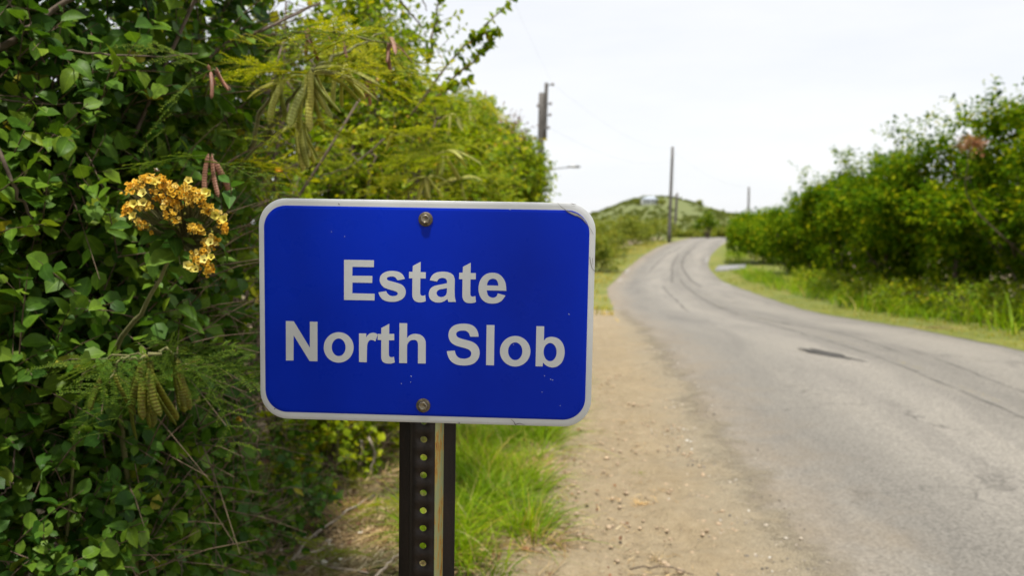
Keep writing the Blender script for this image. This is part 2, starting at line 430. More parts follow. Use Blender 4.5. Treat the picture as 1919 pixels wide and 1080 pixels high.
_nt.links.new(_m.outputs[0], _nt.nodes['Material Output'].inputs[0])

# ---------------------------------------------------------------- ground, road, shoulder
ys = np.concatenate([np.linspace(-60, 2, 20), np.linspace(2.4, 9, 60), np.linspace(9.6, 140, 130), np.linspace(150, 600, 30), [900, 1500, 3000]])
xs = np.concatenate([[-1500, -400, -120, -60], np.linspace(-30, 50, 90), [70, 130, 300, 700, 1500]])
XX, YY = np.meshgrid(xs, ys)
ZZ = gz(YY) - .03 + .05 * (fbm(np.stack([XX * .9, YY * .9, XX * 0], -1), 3) - .5) * (XX < lx(YY) - .9)
ZZ -= .04 * ((XX > lx(YY) - .6) & (XX < rx(YY) + .4))
n, k = XX.shape
i = (np.arange(n - 1)[:, None] * k + np.arange(k - 1)[None]).ravel()
obj('ground', mesh_np('ground', np.stack([XX, YY, ZZ], -1).reshape(-1, 3), np.stack([i, i + 1, i + k + 1, i + k], -1), None, True, [M['ground']]),
    kind='structure', label='brown soil with dry litter under the bushes', cat='ground')

wob = lambda a, s, o: (lambda Y: a * (fbm(np.stack([np.asarray(Y) * s, np.asarray(Y) * 0 + o, np.asarray(Y) * 0], -1), 4) - .5))
w1, w2, w3, w4 = wob(.30, .9, 3.1), wob(.22, 1.6, 9.4), wob(.5, .35, 14.2), wob(.25, 1.1, 21.7)
wl_, wr_ = wob(.16, 1.3, 31.), wob(.14, 1.3, 41.)
yr = np.concatenate([np.linspace(-40, 2, 30), np.linspace(2.2, 14, 160), np.linspace(14.4, 140, 200)])
road = obj('road', strip('road', yr, np.linspace(0, 1, 13), lambda Y: lx(Y) - .10 + wl_(Y), lambda Y: rx(Y) + .18 + wr_(Y), 0.0, M['asphalt'], 0, crown=.03),
           kind='structure', label='grey worn asphalt road curving away to the right', cat='road')
ysd = np.concatenate([np.linspace(-20, 2.2, 30), np.linspace(2.25, 9, 300), np.linspace(9.1, 20, 100)])
obj('dirt_shoulder', strip('dirt_shoulder', ysd, np.linspace(0, 1, 70), lambda Y: lx(Y) - 1.3 + w1(Y), lambda Y: lx(Y) + .42 + w2(Y) * 1.4, .016, M['dirt'], .12, from_right=True),
    kind='structure', label='sandy dirt shoulder between the grass and the road', cat='shoulder')
yv = np.concatenate([np.linspace(20, 60, 80), np.linspace(61, 140, 80)])
obj('verge', strip('left_verge', yv, np.linspace(0, 1, 12), lambda Y: lx(Y) - 3.2, lambda Y: lx(Y) + w2(Y) * .8, .01, M['turf'], .12),
    kind='structure', label='yellow green grass verge left of the far road', cat='verge')
yv2 = np.concatenate([np.linspace(-20, 5, 20), np.linspace(5.3, 60, 200), np.linspace(61, 140, 80)])
obj('verge', strip('right_verge', yv2, np.linspace(0, 1, 12), lambda Y: rx(Y) + w2(Y) * .8, lambda Y: rx(Y) + 2.6 + 4 * np.clip((np.asarray(Y) - 26) / 8, 0, 1), .01, M['turf'], .12),
    kind='structure', label='grass verge right of the road below the bushes', cat='verge')


def seam(name, pts, width, mat, dz=.004, parent=road, jag=.3):
    """thin ragged sheet on the road along lateral-fraction / Y points"""
    Yc = np.array([p[1] for p in pts], float); f = smooth_interp(Yc, [p[0] for p in pts])
    Y = np.linspace(Yc[0], Yc[-1], max(12, int((Yc[-1] - Yc[0]) / .12)))
    u = f(Y); w = width * (1 + jag * (rng.random(len(Y)) - .5) * 2) * np.clip(np.minimum(Y - Y[0], Y[-1] - Y) * 3, .15, 1)
    xc = lx(Y) + (rx(Y) - lx(Y)) * u + .05 * (fbm(np.stack([Y * 3, Y * 0, Y * 0], -1)) - .5)
    V = []
    for s in (-1, 1):
        V.append(np.stack([xc + s * w / 2, Y, gz(Y) + .03 * (1 - (2 * u - 1)**2) + dz], -1))
    V = np.concatenate(V); n = len(Y); i = np.arange(n - 1)
    uv = np.stack([np.repeat([0., 1.], n), np.tile(Y, 2)], -1)
    return obj(name, mesh_np(name, V, np.stack([i, i + n, i + n + 1, i + 1], -1), uv, True, [mat]), parent)


for pts, w in [([(.60, 14), (.57, 22), (.60, 30), (.62, 38)], .10), ([(.36, 19), (.40, 24), (.43, 31)], .09), ([(.52, 34), (.55, 44), (.50, 60)], .16),
               ([(.72, 30), (.70, 42), (.62, 58), (.60, 72)], .18), ([(.57, 4.2), (.565, 6.4), (.56, 8), (.545, 10.5), (.53, 14), (.55, 19)], .065), ([(.64, 9.5), (.66, 11.5), (.63, 14)], .06),
               ([(.70, 4), (.68, 7), (.69, 10)], .05), ([(.30, 44), (.34, 58), (.36, 74)], .14)]:
    seam('tar_seam', pts, w, M['asphalt_seam'])


def paint_mat(name, col, wear):
    m, nt, b = new_mat(name); p = geo_pos(nt)
    nt.links.new(ramp(nt, noise(nt, 40, 4, .6, p), [(.3, tuple(x * .8 for x in col)), (.7, col)]), b.inputs['Base Color'])
    b.inputs['Roughness'].default_value = .7
    t = nt.nodes.new('ShaderNodeBsdfTransparent'); ms = nt.nodes.new('ShaderNodeMixShader')
    f = math_n(nt, 'ADD', math_n(nt, 'MULTIPLY', noise(nt, 18, 5, .7, p), .6), math_n(nt, 'MULTIPLY', noise(nt, 90, 3, .7, p), .4))
    nt.links.new(ramp(nt, f, [(wear - .05, (0, 0, 0)), (wear + .04, (1, 1, 1))]), ms.inputs[0])
    nt.links.new(t.outputs[0], ms.inputs[1]); nt.links.new(b.outputs[0], ms.inputs[2])
    nt.links.new(ms.outputs[0], nt.nodes['Material Output'].inputs[0])
    return m


M['yellow_paint'] = paint_mat('yellow_paint', (.42, .35, .15), .60)
M['white_paint'] = paint_mat('white_paint', (.50, .48, .45), .52)
for y0, y1 in [(6.6, 7.6), (8.2, 9.0), (10.5, 12.2), (15, 17), (20, 22.5)]:
    seam('centre_dash', [(.585, y0), (.58, (y0 + y1) / 2), (.58, y1)], .10, M['yellow_paint'], .009, jag=.05)
for y0, y1 in [(36, 39), (43, 47)]:
    seam('edge_line', [(.035, y0), (.035, (y0 + y1) / 2), (.035, y1)], .16, M['white_paint'], .008, jag=.05)
for y0, y1 in [(31, 35), (52, 56)]:
    seam('edge_line', [(.965, y0), (.965, (y0 + y1) / 2), (.965, y1)], .16, M['white_paint'], .008, jag=.05)

# pothole: nearly flat ragged patch, the shade of a hollow painted as dark asphalt
c0 = at(1556, 671, 9.45); c0[2] = 0
A = Acc(); kk = 40; rr = [0, .35, .7, .9, 1.0, 1.14]; zz = [.001, .002, .003, .006, .006, .000]
Vp = []
for r, z in zip(rr, zz):
    for q in range(kk):
        a = q * 2 * math.pi / kk
        s = 1 + .75 * (vnoise(np.array([math.cos(a) * 3 + 5, math.sin(a) * 2 + 9, 1.])) - .5) * 2
        x, y = .085 * r * s * math.cos(a), .42 * r * s * math.sin(a)
        Vp.append((c0[0] + x + y * -.30, c0[1] + y + x * .1, float(gz(c0[1])) + .034 + z + .006 * rng.random() * (0 < r < 1.1)))
for a_ in range(len(rr) - 1):
    A.Q.append(np.array([(a_ * kk + q, a_ * kk + (q + 1) % kk, (a_ + 1) * kk + (q + 1) % kk, (a_ + 1) * kk + q) for q in range(kk)]))
A.V.append(np.array(Vp)); A.U.append(np.array(Vp)[:, :2])
obj('pothole', A.mesh('pothole', [M['asphalt_hollow_shade']]), road)

# concrete driveway apron on the right verge
m = plain('concrete_slab', (.22, .22, .225), .85, var=.2, scale=3)
A = Acc(); P0 = [at(1340, 514, 44.2), at(1396, 505, 46.5), at(1398, 499, 49.5), at(1346, 503, 48)]
q = np.array(P0); q[:, 2] = gz(q[:, 1]) + .13
A.add(np.vstack([q, q - [0, 0, .12]]), None, [(0, 1, 2, 3), (0, 4, 5, 1), (1, 5, 6, 2), (2, 6, 7, 3), (3, 7, 4, 0)])
obj('driveway', A.mesh('driveway', [m], smooth=False), kind='structure', label='small grey concrete slab on the right verge', cat='driveway')

# ---------------------------------------------------------------- leaf templates
def _tmpl(rows):
    V = [(0, 0)]; T = []
    for y, w in rows: V += [(-w, y), (0, y), (w, y)]
    V.append((0, 1)); n = len(rows); tip = 1 + 3 * n
    T += [(0, 2, 1), (0, 3, 2)]
    for r in range(n - 1):
        a, b = 1 + 3 * r, 4 + 3 * r
        T += [(a, a + 1, b + 1), (a, b + 1, b), (a + 1, a + 2, b + 2), (a + 1, b + 2, b + 1)]
    a = 1 + 3 * (n - 1); T += [(a, a + 1, tip), (a + 1, a + 2, tip)]
    return np.array(V, float), np.array(T)


L_FINE = _tmpl([(.06, .17), (.2, .33), (.4, .42), (.6, .40), (.78, .30), (.92, .14)])
L_MED = _tmpl([(.22, .36), (.62, .40)])
L_LOW = (np.array([(0, 0), (-.42, .5), (.42, .5), (0, 1)], float), np.array([(0, 3, 1), (0, 2, 3)]))
L_OVAL = _tmpl([(.12, .14), (.35, .29), (.62, .28), (.85, .13)])


def leaves_mesh(fr, tm):
    P, D, Nn, S, Wd, C, Fo = fr
    x, y = tm[0][:, 0], tm[0][:, 1]
    side = np.cross(D, Nn)
    z = -C[:, None] * (y * y)[None] + Fo[:, None] * np.abs(x)[None]
    V = P[:, None] + S[:, None, None] * ((x[None] * Wd[:, None])[..., None] * side[:, None] + y[None, :, None] * D[:, None] + z[..., None] * Nn[:, None])
    n, k = len(P), len(x)
    T = (tm[1][None] + (np.arange(n) * k)[:, None, None]).reshape(-1, 3)
    uv = np.tile(tm[0], (n, 1))
    return V.reshape(-1, 3), T, uv


def leaf_variants(name, tm, mat, k=8, ripple=.035):
    r = np.random.default_rng(11); res = []
    for i in range(k):
        x, y = tm[0][:, 0], tm[0][:, 1]
        c, f, tw = r.uniform(-.05, .6), r.uniform(.0, .6), r.uniform(-.45, .45)
        z = -c * y * y + f * np.abs(x) + tw * x * y + ripple * r.standard_normal(len(x))
        z[0] = 0
        res.append(mesh_np(name, np.stack([x * r.uniform(.72, 1.12), y, z], -1), tm[1], tm[0], True, [mat]))
    return res


LEAFVAR = {k: leaf_variants('leaf', tm, M[k]) for k, tm in (('leaf_round', L_FINE), ('leaf_dark', L_FINE), ('leaf_bright', L_OVAL), ('leaf_cordia', L_OVAL))}


def frames_on_twigs(r, P0, D0, length, nl, size, width, up=.6, spread=.9, droop=.3):
    """leaves alternately along twigs; returns frames + twig polylines"""
    n = len(P0); L = length * r.uniform(.6, 1.25, n)
    bend = np.array([0, 0, -1.]) * droop
    t = (np.arange(nl)[None] + r.uniform(.0, .8, (n, nl))) / nl * .95 + .05
    pos = P0[:, None] + (L[:, None] * t)[..., None] * D0[:, None] + ((L[:, None] * t**2) * .5)[..., None] * bend
    tang = nrm(D0[:, None] + t[..., None] * bend)
    a = np.arange(nl)[None] * 2.4 + r.uniform(0, 6.28, (n, 1)) + r.normal(0, .4, (n, nl))
    ref = nrm(np.cross(tang, np.array([.13, .21, .97])));  oth = np.cross(tang, ref)
    rad = ref * np.cos(a)[..., None] + oth * np.sin(a)[..., None]
    D = nrm(tang * (.35 + .9 * (t**3)[..., None]) + rad * spread + np.array([0, 0, -.15]))
    Nn = np.array([0, 0, up]) + rad * -.15 + tang * .25 + r.normal(0, .33, (n, nl, 3)) + np.array([.12, -.05, 0])
    Nn = nrm(Nn - D * (Nn * D).sum(-1, keepdims=True))
    S = size * r.uniform(.4, 1.25, (n, nl)) * (1 - .3 * t)
    sh = lambda z: z.reshape(-1, *z.shape[2:])
    m_ = n * nl
    fr = [sh(pos), sh(D), sh(Nn), S.ravel(), width * r.uniform(.85, 1.15, m_), r.uniform(.0, .35, m_), r.uniform(.05, .4, m_)]
    tw = np.stack([P0, P0 + .5 * L[:, None] * D0 + .125 * L[:, None] * bend, P0 + L[:, None] * D0 + .5 * L[:, None] * bend], 1)
    return fr, tw


def blob_points(r, blobs, n, shell=.45):
    vol = np.array([b[1][0] * b[1][1] * b[1][2] for b in blobs])**.75
    which = r.choice(len(blobs), n, p=vol / vol.sum())
    d = nrm(r.normal(size=(n, 3))); u = shell + (1 - shell) * r.random(n)**.7
    c = np.array([b[0] for b in blobs])[which]; R = np.array([b[1] for b in blobs])[which]
    P = c + R * d * u[:, None]
    return P, nrm(d / R), which


def select(fr, k):
    return [a[k] for a in fr]


SIGN_BOX = (480, 368, 1120, 802)


def pick_nearest(fr, cell=13, limit=300, minpx=9):
    """the leaves that show largest: nearest leaf of each small patch of the view"""
    ctr = fr[0] + fr[1] * fr[3][:, None] * .5
    x, y, z = project(ctr)
    px = fr[3] * F / z
    ok = (x > 2) & (x < 1917) & (y > 2) & (y < 1078) & (z > .3) & (px > minpx)
    ok &= ~((x > SIGN_BOX[0]) & (x < SIGN_BOX[2]) & (y > SIGN_BOX[1]) & (y < SIGN_BOX[3]))
    idx = np.nonzero(ok)[0]
    if not len(idx): return idx
    key = (x[idx] // cell).astype(int) * 4096 + (y[idx] // cell).astype(int)
    o = np.lexsort((z[idx], key)); ks = key[o]
    first = np.concatenate([[True], ks[1:] != ks[:-1]])
    sel = idx[o[first]]
    return sel[np.argsort(-px[sel])][:limit]


def place_leaves(parent, base, fr, idx, kind, name='leaf'):
    var = LEAFVAR[kind]
    for i in idx:
        D, Nn, S, Wd = fr[1][i], fr[2][i], fr[3][i], fr[4][i]
        sd = np.cross(D, Nn); P = fr[0][i] - base
        o = bpy.data.objects.new(name, var[int(rng.integers(len(var)))]); COL.objects.link(o)
        o.parent = parent
        o.matrix_local = Matrix(((sd[0] * S * Wd, D[0] * S, Nn[0] * S, P[0]), (sd[1] * S * Wd, D[1] * S, Nn[1] * S, P[1]),
                                 (sd[2] * S * Wd, D[2] * S, Nn[2] * S, P[2]), (0, 0, 0, 1)))


def curve_pts(pts, n=10, wob_=.0, r=None):
    pts = np.asarray(pts, float); k = len(pts)
    s = np.linspace(0, k - 1, n); fs = [smooth_interp(np.arange(k), pts[:, j]) for j in range(3)]
    P = np.stack([f(s) for f in fs], -1)
    if wob_ and r is not None:
        P[1:-1] += r.normal(0, wob_, (n - 2, 3))
    return P


def bush(name, label, base, blobs, n_tw, mat, size=.055, width=1.0, nl=9, tlen=.30, tm=L_MED, picked=0, seed=1, cat='shrub', group=None,
         up=.6, clip=None, gap=.42, gapscale=1.6, stems=5, stem_r=.018, twig_r=.0022, droop=.3, extra=None, bark='bark', shell=.45, outw=.7, twigs=True):
    r = np.random.default_rng(seed); base = np.array([base[0], base[1], float(gz(base[1])) - .05])
    P, Oo, wh = blob_points(r, blobs, n_tw, shell)
    keep = fbm(P * gapscale + seed * 3.7, 3) > gap
    keep &= P[:, 2] > gz(P[:, 1]) + .05
    if clip is not None: keep &= clip(P)
    P, Oo, wh = P[keep], Oo[keep], wh[keep]
    D0 = nrm(Oo * outw + np.array([0, 0, .45]) + r.normal(0, .45, P.shape))
    fr, tw = frames_on_twigs(r, P, D0, tlen, nl, size, width, up, droop=droop)
    if extra is not None:
        f2 = extra(r); fr = [np.concatenate([a, b]) for a, b in zip(fr, f2[0])]
    k = fr[0][:, 2] > gz(fr[0][:, 1]) + .015
    if clip is not None: k &= clip(fr[0])
    fr = select(fr, k)
    t = obj(name, None, loc=base, label=label, cat=cat, group=group)
    # stems
    A = Acc()
    for j in range(stems):
        b = blobs[j % len(blobs)]
        c = np.array(b[0]); tip = c + np.array(b[1]) * r.normal(0, .4, 3)
        s0 = base + np.array([r.normal(0, .10), r.normal(0, .10), 0])
        mid = (s0 + tip) / 2 + r.normal(0, .12, 3) * np.linalg.norm(tip - s0) * .5
        Pc = curve_pts([s0, mid, tip], 9, .012, r)
        A.tube(Pc, np.linspace(stem_r, stem_r * .35, 9), 6)
        for q in range(4):
            i0 = r.integers(3, 9); e = Pc[i0] + np.array(b[1]) * r.normal(0, .32, 3)
            A.tube(curve_pts([Pc[i0], (Pc[i0] + e) / 2 + r.normal(0, .06, 3), e], 6), np.linspace(stem_r * .45, stem_r * .12, 6), 5)
    obj('trunk' if cat == 'tree' else 'stem', A.mesh('stem', [M[bark]], base), t)
    if twigs:
        A = Acc(); n = len(tw)
        a = np.arange(3) * 2.094
        T = nrm(tw[:, 2] - tw[:, 0]); X = nrm(np.cross(T, [.2, .3, .93])); B = np.cross(T, X)
        ring = X[:, None] * np.cos(a)[None, :, None] + B[:, None] * np.sin(a)[None, :, None]
        V = np.concatenate([tw[:, 0][:, None] + ring * twig_r, tw[:, 1][:, None] + ring * twig_r * .8, tw[:, 2][:, None] + ring * twig_r * .4], 1)
        j = np.arange(3); j2 = (j + 1) % 3
        q = np.concatenate([np.stack([j + o, j2 + o, j2 + o + 3, j + o + 3], -1) for o in (0, 3)])
        A.add(V.reshape(-1, 3), None, (q[None] + (np.arange(n) * 9)[:, None, None]).reshape(-1, 4))
        o = obj('twig', A.mesh('twig', [M['twig']], base), t, kind='stuff')
    sel = np.array([], int)
    if picked:
        sel = pick_nearest(fr, limit=picked)
        place_leaves(t, base, fr, sel, mat)
    rest = np.ones(len(fr[0]), bool); rest[sel] = False
    V, T3, uv = leaves_mesh(select(fr, rest), tm)
    obj('foliage', mesh_np('foliage', V - base, T3, uv, True, [M[mat]]), t, kind='stuff')
    return t

# ---------------------------------------------------------------- the road sign
SG_C = np.array([-.11856, 1.07797, 1.43279]); SG_Y, SG_P, SG_R = -.043524, .007227, -.017609


def sign_rot():
    cy, sy, cx, sx, c_, s_ = math.cos(SG_Y), math.sin(SG_Y), math.cos(SG_P), math.sin(SG_P), math.cos(SG_R), math.sin(SG_R)
    return (np.array([[cy, -sy, 0], [sy, cy, 0], [0, 0, 1]]) @ np.array([[1, 0, 0], [0, cx, -sx], [0, sx, cx]])
            @ np.array([[1, 0, 0], [0, 0, -1], [0, 1, 0.]]) @ np.array([[c_, -s_, 0], [s_, c_, 0], [0, 0, 1]]))


SM = sign_rot()


def sg(u, v, w):   # sign plane -> world
    return SG_C + SM @ np.array([u, v, w])


def sg_inv(px, py):
    d = ray(px, py); n = SM[:, 2]
    return (SM.T @ (CAM + d * (((SG_C - CAM) @ n) / (d @ n)) - SG_C))[:2]


base = np.array([SG_C[0] + .02, SG_C[1] + .03, 0.0])
SROOT = obj('road_sign', None, loc=base, label='blue metal road sign reading Estate North Slob on a rusty perforated post', cat='road sign')


def sgm(V):        # local (u,v,w) array -> coordinates relative to the root
    return (np.asarray(V) @ SM.T) + SG_C - base


# materials of the sign
m, nt, b = new_mat('sign_white'); p = objco(nt)
n1, n2 = noise(nt, 9, 4, .6, p), noise(nt, 160, 4, .7, p)
c = ramp(nt, n1, [(.3, (.48, .50, .515)), (.7, (.56, .58, .60))])
c = mixc(nt, ramp(nt, n2, [(.68, (0, 0, 0)), (.76, (.6, .6, .6))]), c, (.32, .30, .26))
nt.links.new(c, b.inputs['Base Color']); b.inputs['Roughness'].default_value = .34; b.inputs['Specular IOR Level'].default_value = .5
bump(nt, b, noise(nt, 14, 2, .5, p), .05, .002); M['sign_white'] = m
m, nt, b = new_mat('sign_blue'); p = objco(nt)
n1, n2, n3 = noise(nt, 5, 4, .6, p), noise(nt, 420, 3, .7, p), noise(nt, 30, 3, .6, p)
c = ramp(nt, n1, [(.3, (.0006, .018, .38)), (.7, (.0008, .022, .44))])
c = mixc(nt, ramp(nt, n2, [(.76, (0, 0, 0)), (.82, (.35, .35, .35))]), c, (.12, .16, .42))
nt.links.new(c, b.inputs['Base Color'])
nt.links.new(ramp(nt, n3, [(.3, (.26, .26, .26)), (.7, (.34, .34, .34))]), b.inputs['Roughness'])
b.inputs['Specular IOR Level'].default_value = .10
bump(nt, b, noise(nt, 10, 2, .5, p), .05, .003); M['sign_blue'] = m
M['sheet_crack'] = plain('sheet_crack', (.16, .15, .14), .5, .3)
M['sheet_lift'] = plain('sheet_lift', (.34, .33, .31), .35, .4, scale=300, bmp=.5)
M['speck'] = plain('speck', (.36, .40, .55), .6)
M['aluminium'] = plain('aluminium', (.5, .5, .5), .35, .9)


def rrect(w, h, r, n=12):
    P = []
    for cx, cy, a0 in ((w / 2 - r, h / 2 - r, 0), (-w / 2 + r, h / 2 - r, 90), (-w / 2 + r, -h / 2 + r, 180), (w / 2 - r, -h / 2 + r, 270)):
        for i in range(n + 1):
            a = math.radians(a0 + 90 * i / n); P.append((cx + r * math.cos(a), cy + r * math.sin(a)))
    return np.array(P)


def warp(u, v):    # the sheet is not perfectly flat
    return .0012 * np.sin(u * 7 + 1) * np.cos(v * 6) + np.clip(u - .19, 0, 1)**2 * np.clip(v - .11, 0, 1) * 18


def sheet(name, outline, w0, w1, mat, parent, chamf=.0006):
    """plate from an outline: front at w1, back at w0, chamfered edge, filled by rings so that it can follow the warp"""
    A = Acc(); n = len(outline); rings = []
    sc = [1.0] + list(np.linspace(.97, .03, 14))
    V = []
    for s in sc: V.append(np.column_stack([outline * s, np.full(n, w1)]))
    V[0][:, :2] = outline * (1 - chamf / .2)
    V.append(np.column_stack([outline, np.full(n, w1 - chamf)])); V.append(np.column_stack([outline, np.full(n, w0)]))
    V = np.concatenate(V); Q = []
    j = np.arange(n); j2 = (j + 1) % n
    for k in range(len(sc) - 1): Q.append(np.stack([k * n + j, k * n + j2, (k + 1) * n + j2, (k + 1) * n + j], -1))
    e = len(sc)
    Q.append(np.stack([e * n + j, e * n + j2, j2, j], -1)); Q.append(np.stack([(e + 1) * n + j, (e + 1) * n + j2, e * n + j2, e * n + j], -1))
    V = np.vstack([V, [[0, 0, w1], [0, 0, w0]]]); c0 = len(V) - 2
    T = [(c0, (e - 1) * n + a, (e - 1) * n + (a + 1) % n) for a in range(n)] + [(c0 + 1, (e + 1) * n + (a + 1) % n, (e + 1) * n + a) for a in range(n)]
    V[:, 2] += warp(V[:, 0], V[:, 1])
    return obj(name, mesh_np(name, sgm(V), [np.array(T), np.concatenate(Q)], None, True, [mat]), parent)


plate = sheet('plate', rrect(.4572, .3048, .0381), -.0020, 0.0, M['sign_white'], SROOT)
BL, BR_, BT, BB = sg_inv(496, 580)[0], sg_inv(1101, 580)[0], sg_inv(800, 389.5)[1], sg_inv(800, 780)[1]
blue = rrect(BR_ - BL, BT - BB, .0305) + np.array([(BL + BR_) / 2, (BT + BB) / 2])
sheet('blue_panel', blue, .0001, .0004, M['sign_blue'], plate, .0001)

# lettering, traced outlines: 'c' corner points are plain pairs, smooth points carry a third value
Z9 = 9.818
GL = {}
S_ = lambda *p: [(x, y, 1) for x, y in p]
GL['E'] = ((630, 470), [[(148, 166), (699, 175), (697, 302), (303, 296), (299, 460), (669, 464), (667, 592), (303, 586), (299, 783), (711, 792), (709, 915), (147, 906)]])
GL['s'] = ((630, 470), [[(1266, 519)] + S_((1235, 450), (1180, 402), (1110, 378), (1035, 371), (950, 379), (870, 412), (822, 462), (804, 527), (812, 580), (845, 640), (905, 686), (1000, 718), (1085, 743), (1125, 763), (1139, 790), (1120, 818), (1080, 832), (1035, 834), (985, 820), (950, 790)) + [(922, 744), (782, 766)] + S_((800, 820), (845, 885), (910, 922), (985, 938), (1050, 940), (1130, 930), (1205, 897), (1260, 845), (1283, 775), (1276, 710), (1245, 655), (1190, 615), (1110, 587), (1015, 562), (960, 545), (935, 518), (950, 490), (990, 477), (1040, 474), (1080, 484), (1110, 510)) + [(1132, 545)]])
_t = [(908, 219), (764, 296), (760, 405), (696, 403), (692, 522), (757, 522), (753, 800)] + S_((757, 860), (775, 910), (810, 945), (860, 962), (905, 965), (960, 958)) + [(1003, 942), (992, 833)] + S_((960, 843), (930, 842), (905, 825)) + [(898, 790), (903, 526), (1000, 526), (1002, 411), (905, 410)]
GL['t2'] = ((790, 470), [_t])
GL['t1'] = ((630 + 650 / Z9, 470 - 16 / Z9), [_t])
GL['a'] = ((790, 470), [[(285, 568), (155, 541)] + S_((180, 480), (225, 428), (290, 397), (370, 386), (450, 388), (530, 408), (585, 450), (610, 510), (614, 580), (611, 700), (612, 800), (618, 870)) + [(636, 942), (499, 942), (478, 888)] + S_((430, 922), (370, 947), (310, 953), (240, 942), (180, 908), (145, 855), (137, 790), (150, 730), (185, 680), (240, 648), (310, 630), (390, 615)) + [(472, 596)] + S_((470, 555), (452, 520), (415, 503), (365, 501), (320, 520)),
                        [(470, 688)] + S_((410, 700), (340, 712), (300, 735), (279, 775), (290, 815), (320, 842), (360, 853), (410, 843), (450, 815), (468, 770), (470, 720))])
GL['e'] = ((790, 470), [[(1561, 737)] + S_((1555, 640), (1530, 550), (1475, 470), (1400, 420), (1305, 404), (1210, 420), (1130, 475), (1075, 560), (1052, 660), (1055, 760), (1085, 850), (1140, 920), (1220, 962), (1310, 972), (1400, 960), (1480, 915)) + [(1546, 823), (1404, 785)] + S_((1385, 830), (1350, 858), (1310, 863), (1260, 850), (1220, 810)) + [(1200, 728)],
                        [(1416, 643)] + S_((1405, 580), (1370, 530), (1315, 514), (1255, 532), (1220, 575)) + [(1204, 636)]])
GL['N'] = ((525, 585), [[(106, 166), (252, 171), (549, 657), (548, 177), (689, 181), (689, 907), (543, 904), (249, 428), (247, 893), (108, 893)]])
ell = lambda cx, cy, rx_, ry_: S_(*[(cx + rx_ * math.cos(a * math.pi / 12), cy + ry_ * math.sin(a * math.pi / 12)) for a in range(24)])
GL['o1'] = ((525, 585), [ell(1080, 652, 275, 280), ell(1080, 650, 128, 163)])
GL['r'] = ((665, 585), [[(80, 394), (214, 394), (211, 468)] + S_((240, 425), (280, 395), (330, 383), (380, 388)) + [(426, 413), (381, 540)] + S_((340, 518), (300, 514), (265, 530), (240, 575), (228, 650)) + [(222, 925), (80, 920)]])
GL['t3'] = ((665, 585), [[(637, 216), (490, 293), (490, 403), (428, 402), (422, 511), (490, 516), (488, 800)] + S_((492, 860), (515, 910), (560, 938), (620, 948), (680, 945)) + [(738, 928), (723, 820)] + S_((690, 831), (655, 828), (636, 810)) + [(629, 775), (629, 518), (727, 520), (728, 402), (635, 402)]])
GL['h'] = ((665, 585), [[(825, 203), (967, 207), (964, 478)] + S_((1010, 430), (1070, 405), (1140, 402), (1210, 418), (1270, 465), (1302, 530)) + [(1308, 600), (1306, 945), (1164, 945), (1166, 620)] + S_((1160, 560), (1130, 520), (1080, 510), (1020, 528), (980, 575), (965, 640)) + [(963, 940), (818, 937)]])
GL['S'] = ((825, 590), [[(708, 403)] + S_((700, 340), (670, 265), (610, 205), (530, 173), (430, 164), (320, 175), (230, 215), (175, 280), (154, 365), (165, 440), (200, 505), (265, 553), (350, 585), (450, 612), (530, 642), (570, 690), (568, 745), (535, 785), (480, 805), (430, 809), (360, 797), (310, 760), (283, 710)) + [(271, 659), (124, 670)] + S_((145, 760), (190, 840), (265, 900), (350, 927), (440, 933), (540, 924), (630, 888), (695, 820), (725, 735), (720, 640), (685, 570), (625, 515), (540, 480), (430, 452), (350, 425), (305, 390), (297, 345), (320, 312), (370, 294), (435, 290), (490, 303), (530, 340)) + [(555, 403)]])
GL['l'] = ((825, 590), [[(856, 188), (1000, 190), (990, 930), (845, 926)]])
GL['o2'] = ((825, 590), [ell(1380, 671, 280, 281), ell(1381, 671, 131, 164)])
GL['b'] = ((910, 590), [[(935, 210), (1079, 212), (1072, 478)] + S_((1110, 435), (1165, 412), (1225, 407), (1310, 425), (1385, 480), (1437, 570), (1454, 680), (1440, 790), (1395, 885), (1320, 948), (1230, 970), (1150, 952), (1095, 918)) + [(1055, 877), (1051, 950), (920, 948)], ell(1187, 687, 120, 168)])


def outline_pts(loop, off):
    P = [np.append(sg_inv(off[0] + q[0] / Z9, off[1] + q[1] / Z9), len(q) > 2) for q in loop]
    n = len(P); res = []
    for i in range(n):
        a, b = P[i], P[(i + 1) % n]
        res.append(a[:2])
        if a[2] or b[2]:
            p0 = P[i - 1] if a[2] else a; p3 = P[(i + 2) % n] if b[2] else b
            m1, m2 = (b - p0)[:2] / 2, (p3 - a)[:2] / 2
            for t in (.2, .4, .6, .8):
                res.append((2 * t**3 - 3 * t**2 + 1) * a[:2] + (t**3 - 2 * t**2 + t) * m1 + (-2 * t**3 + 3 * t**2) * b[:2] + (t**3 - t**2) * m2)
    return res


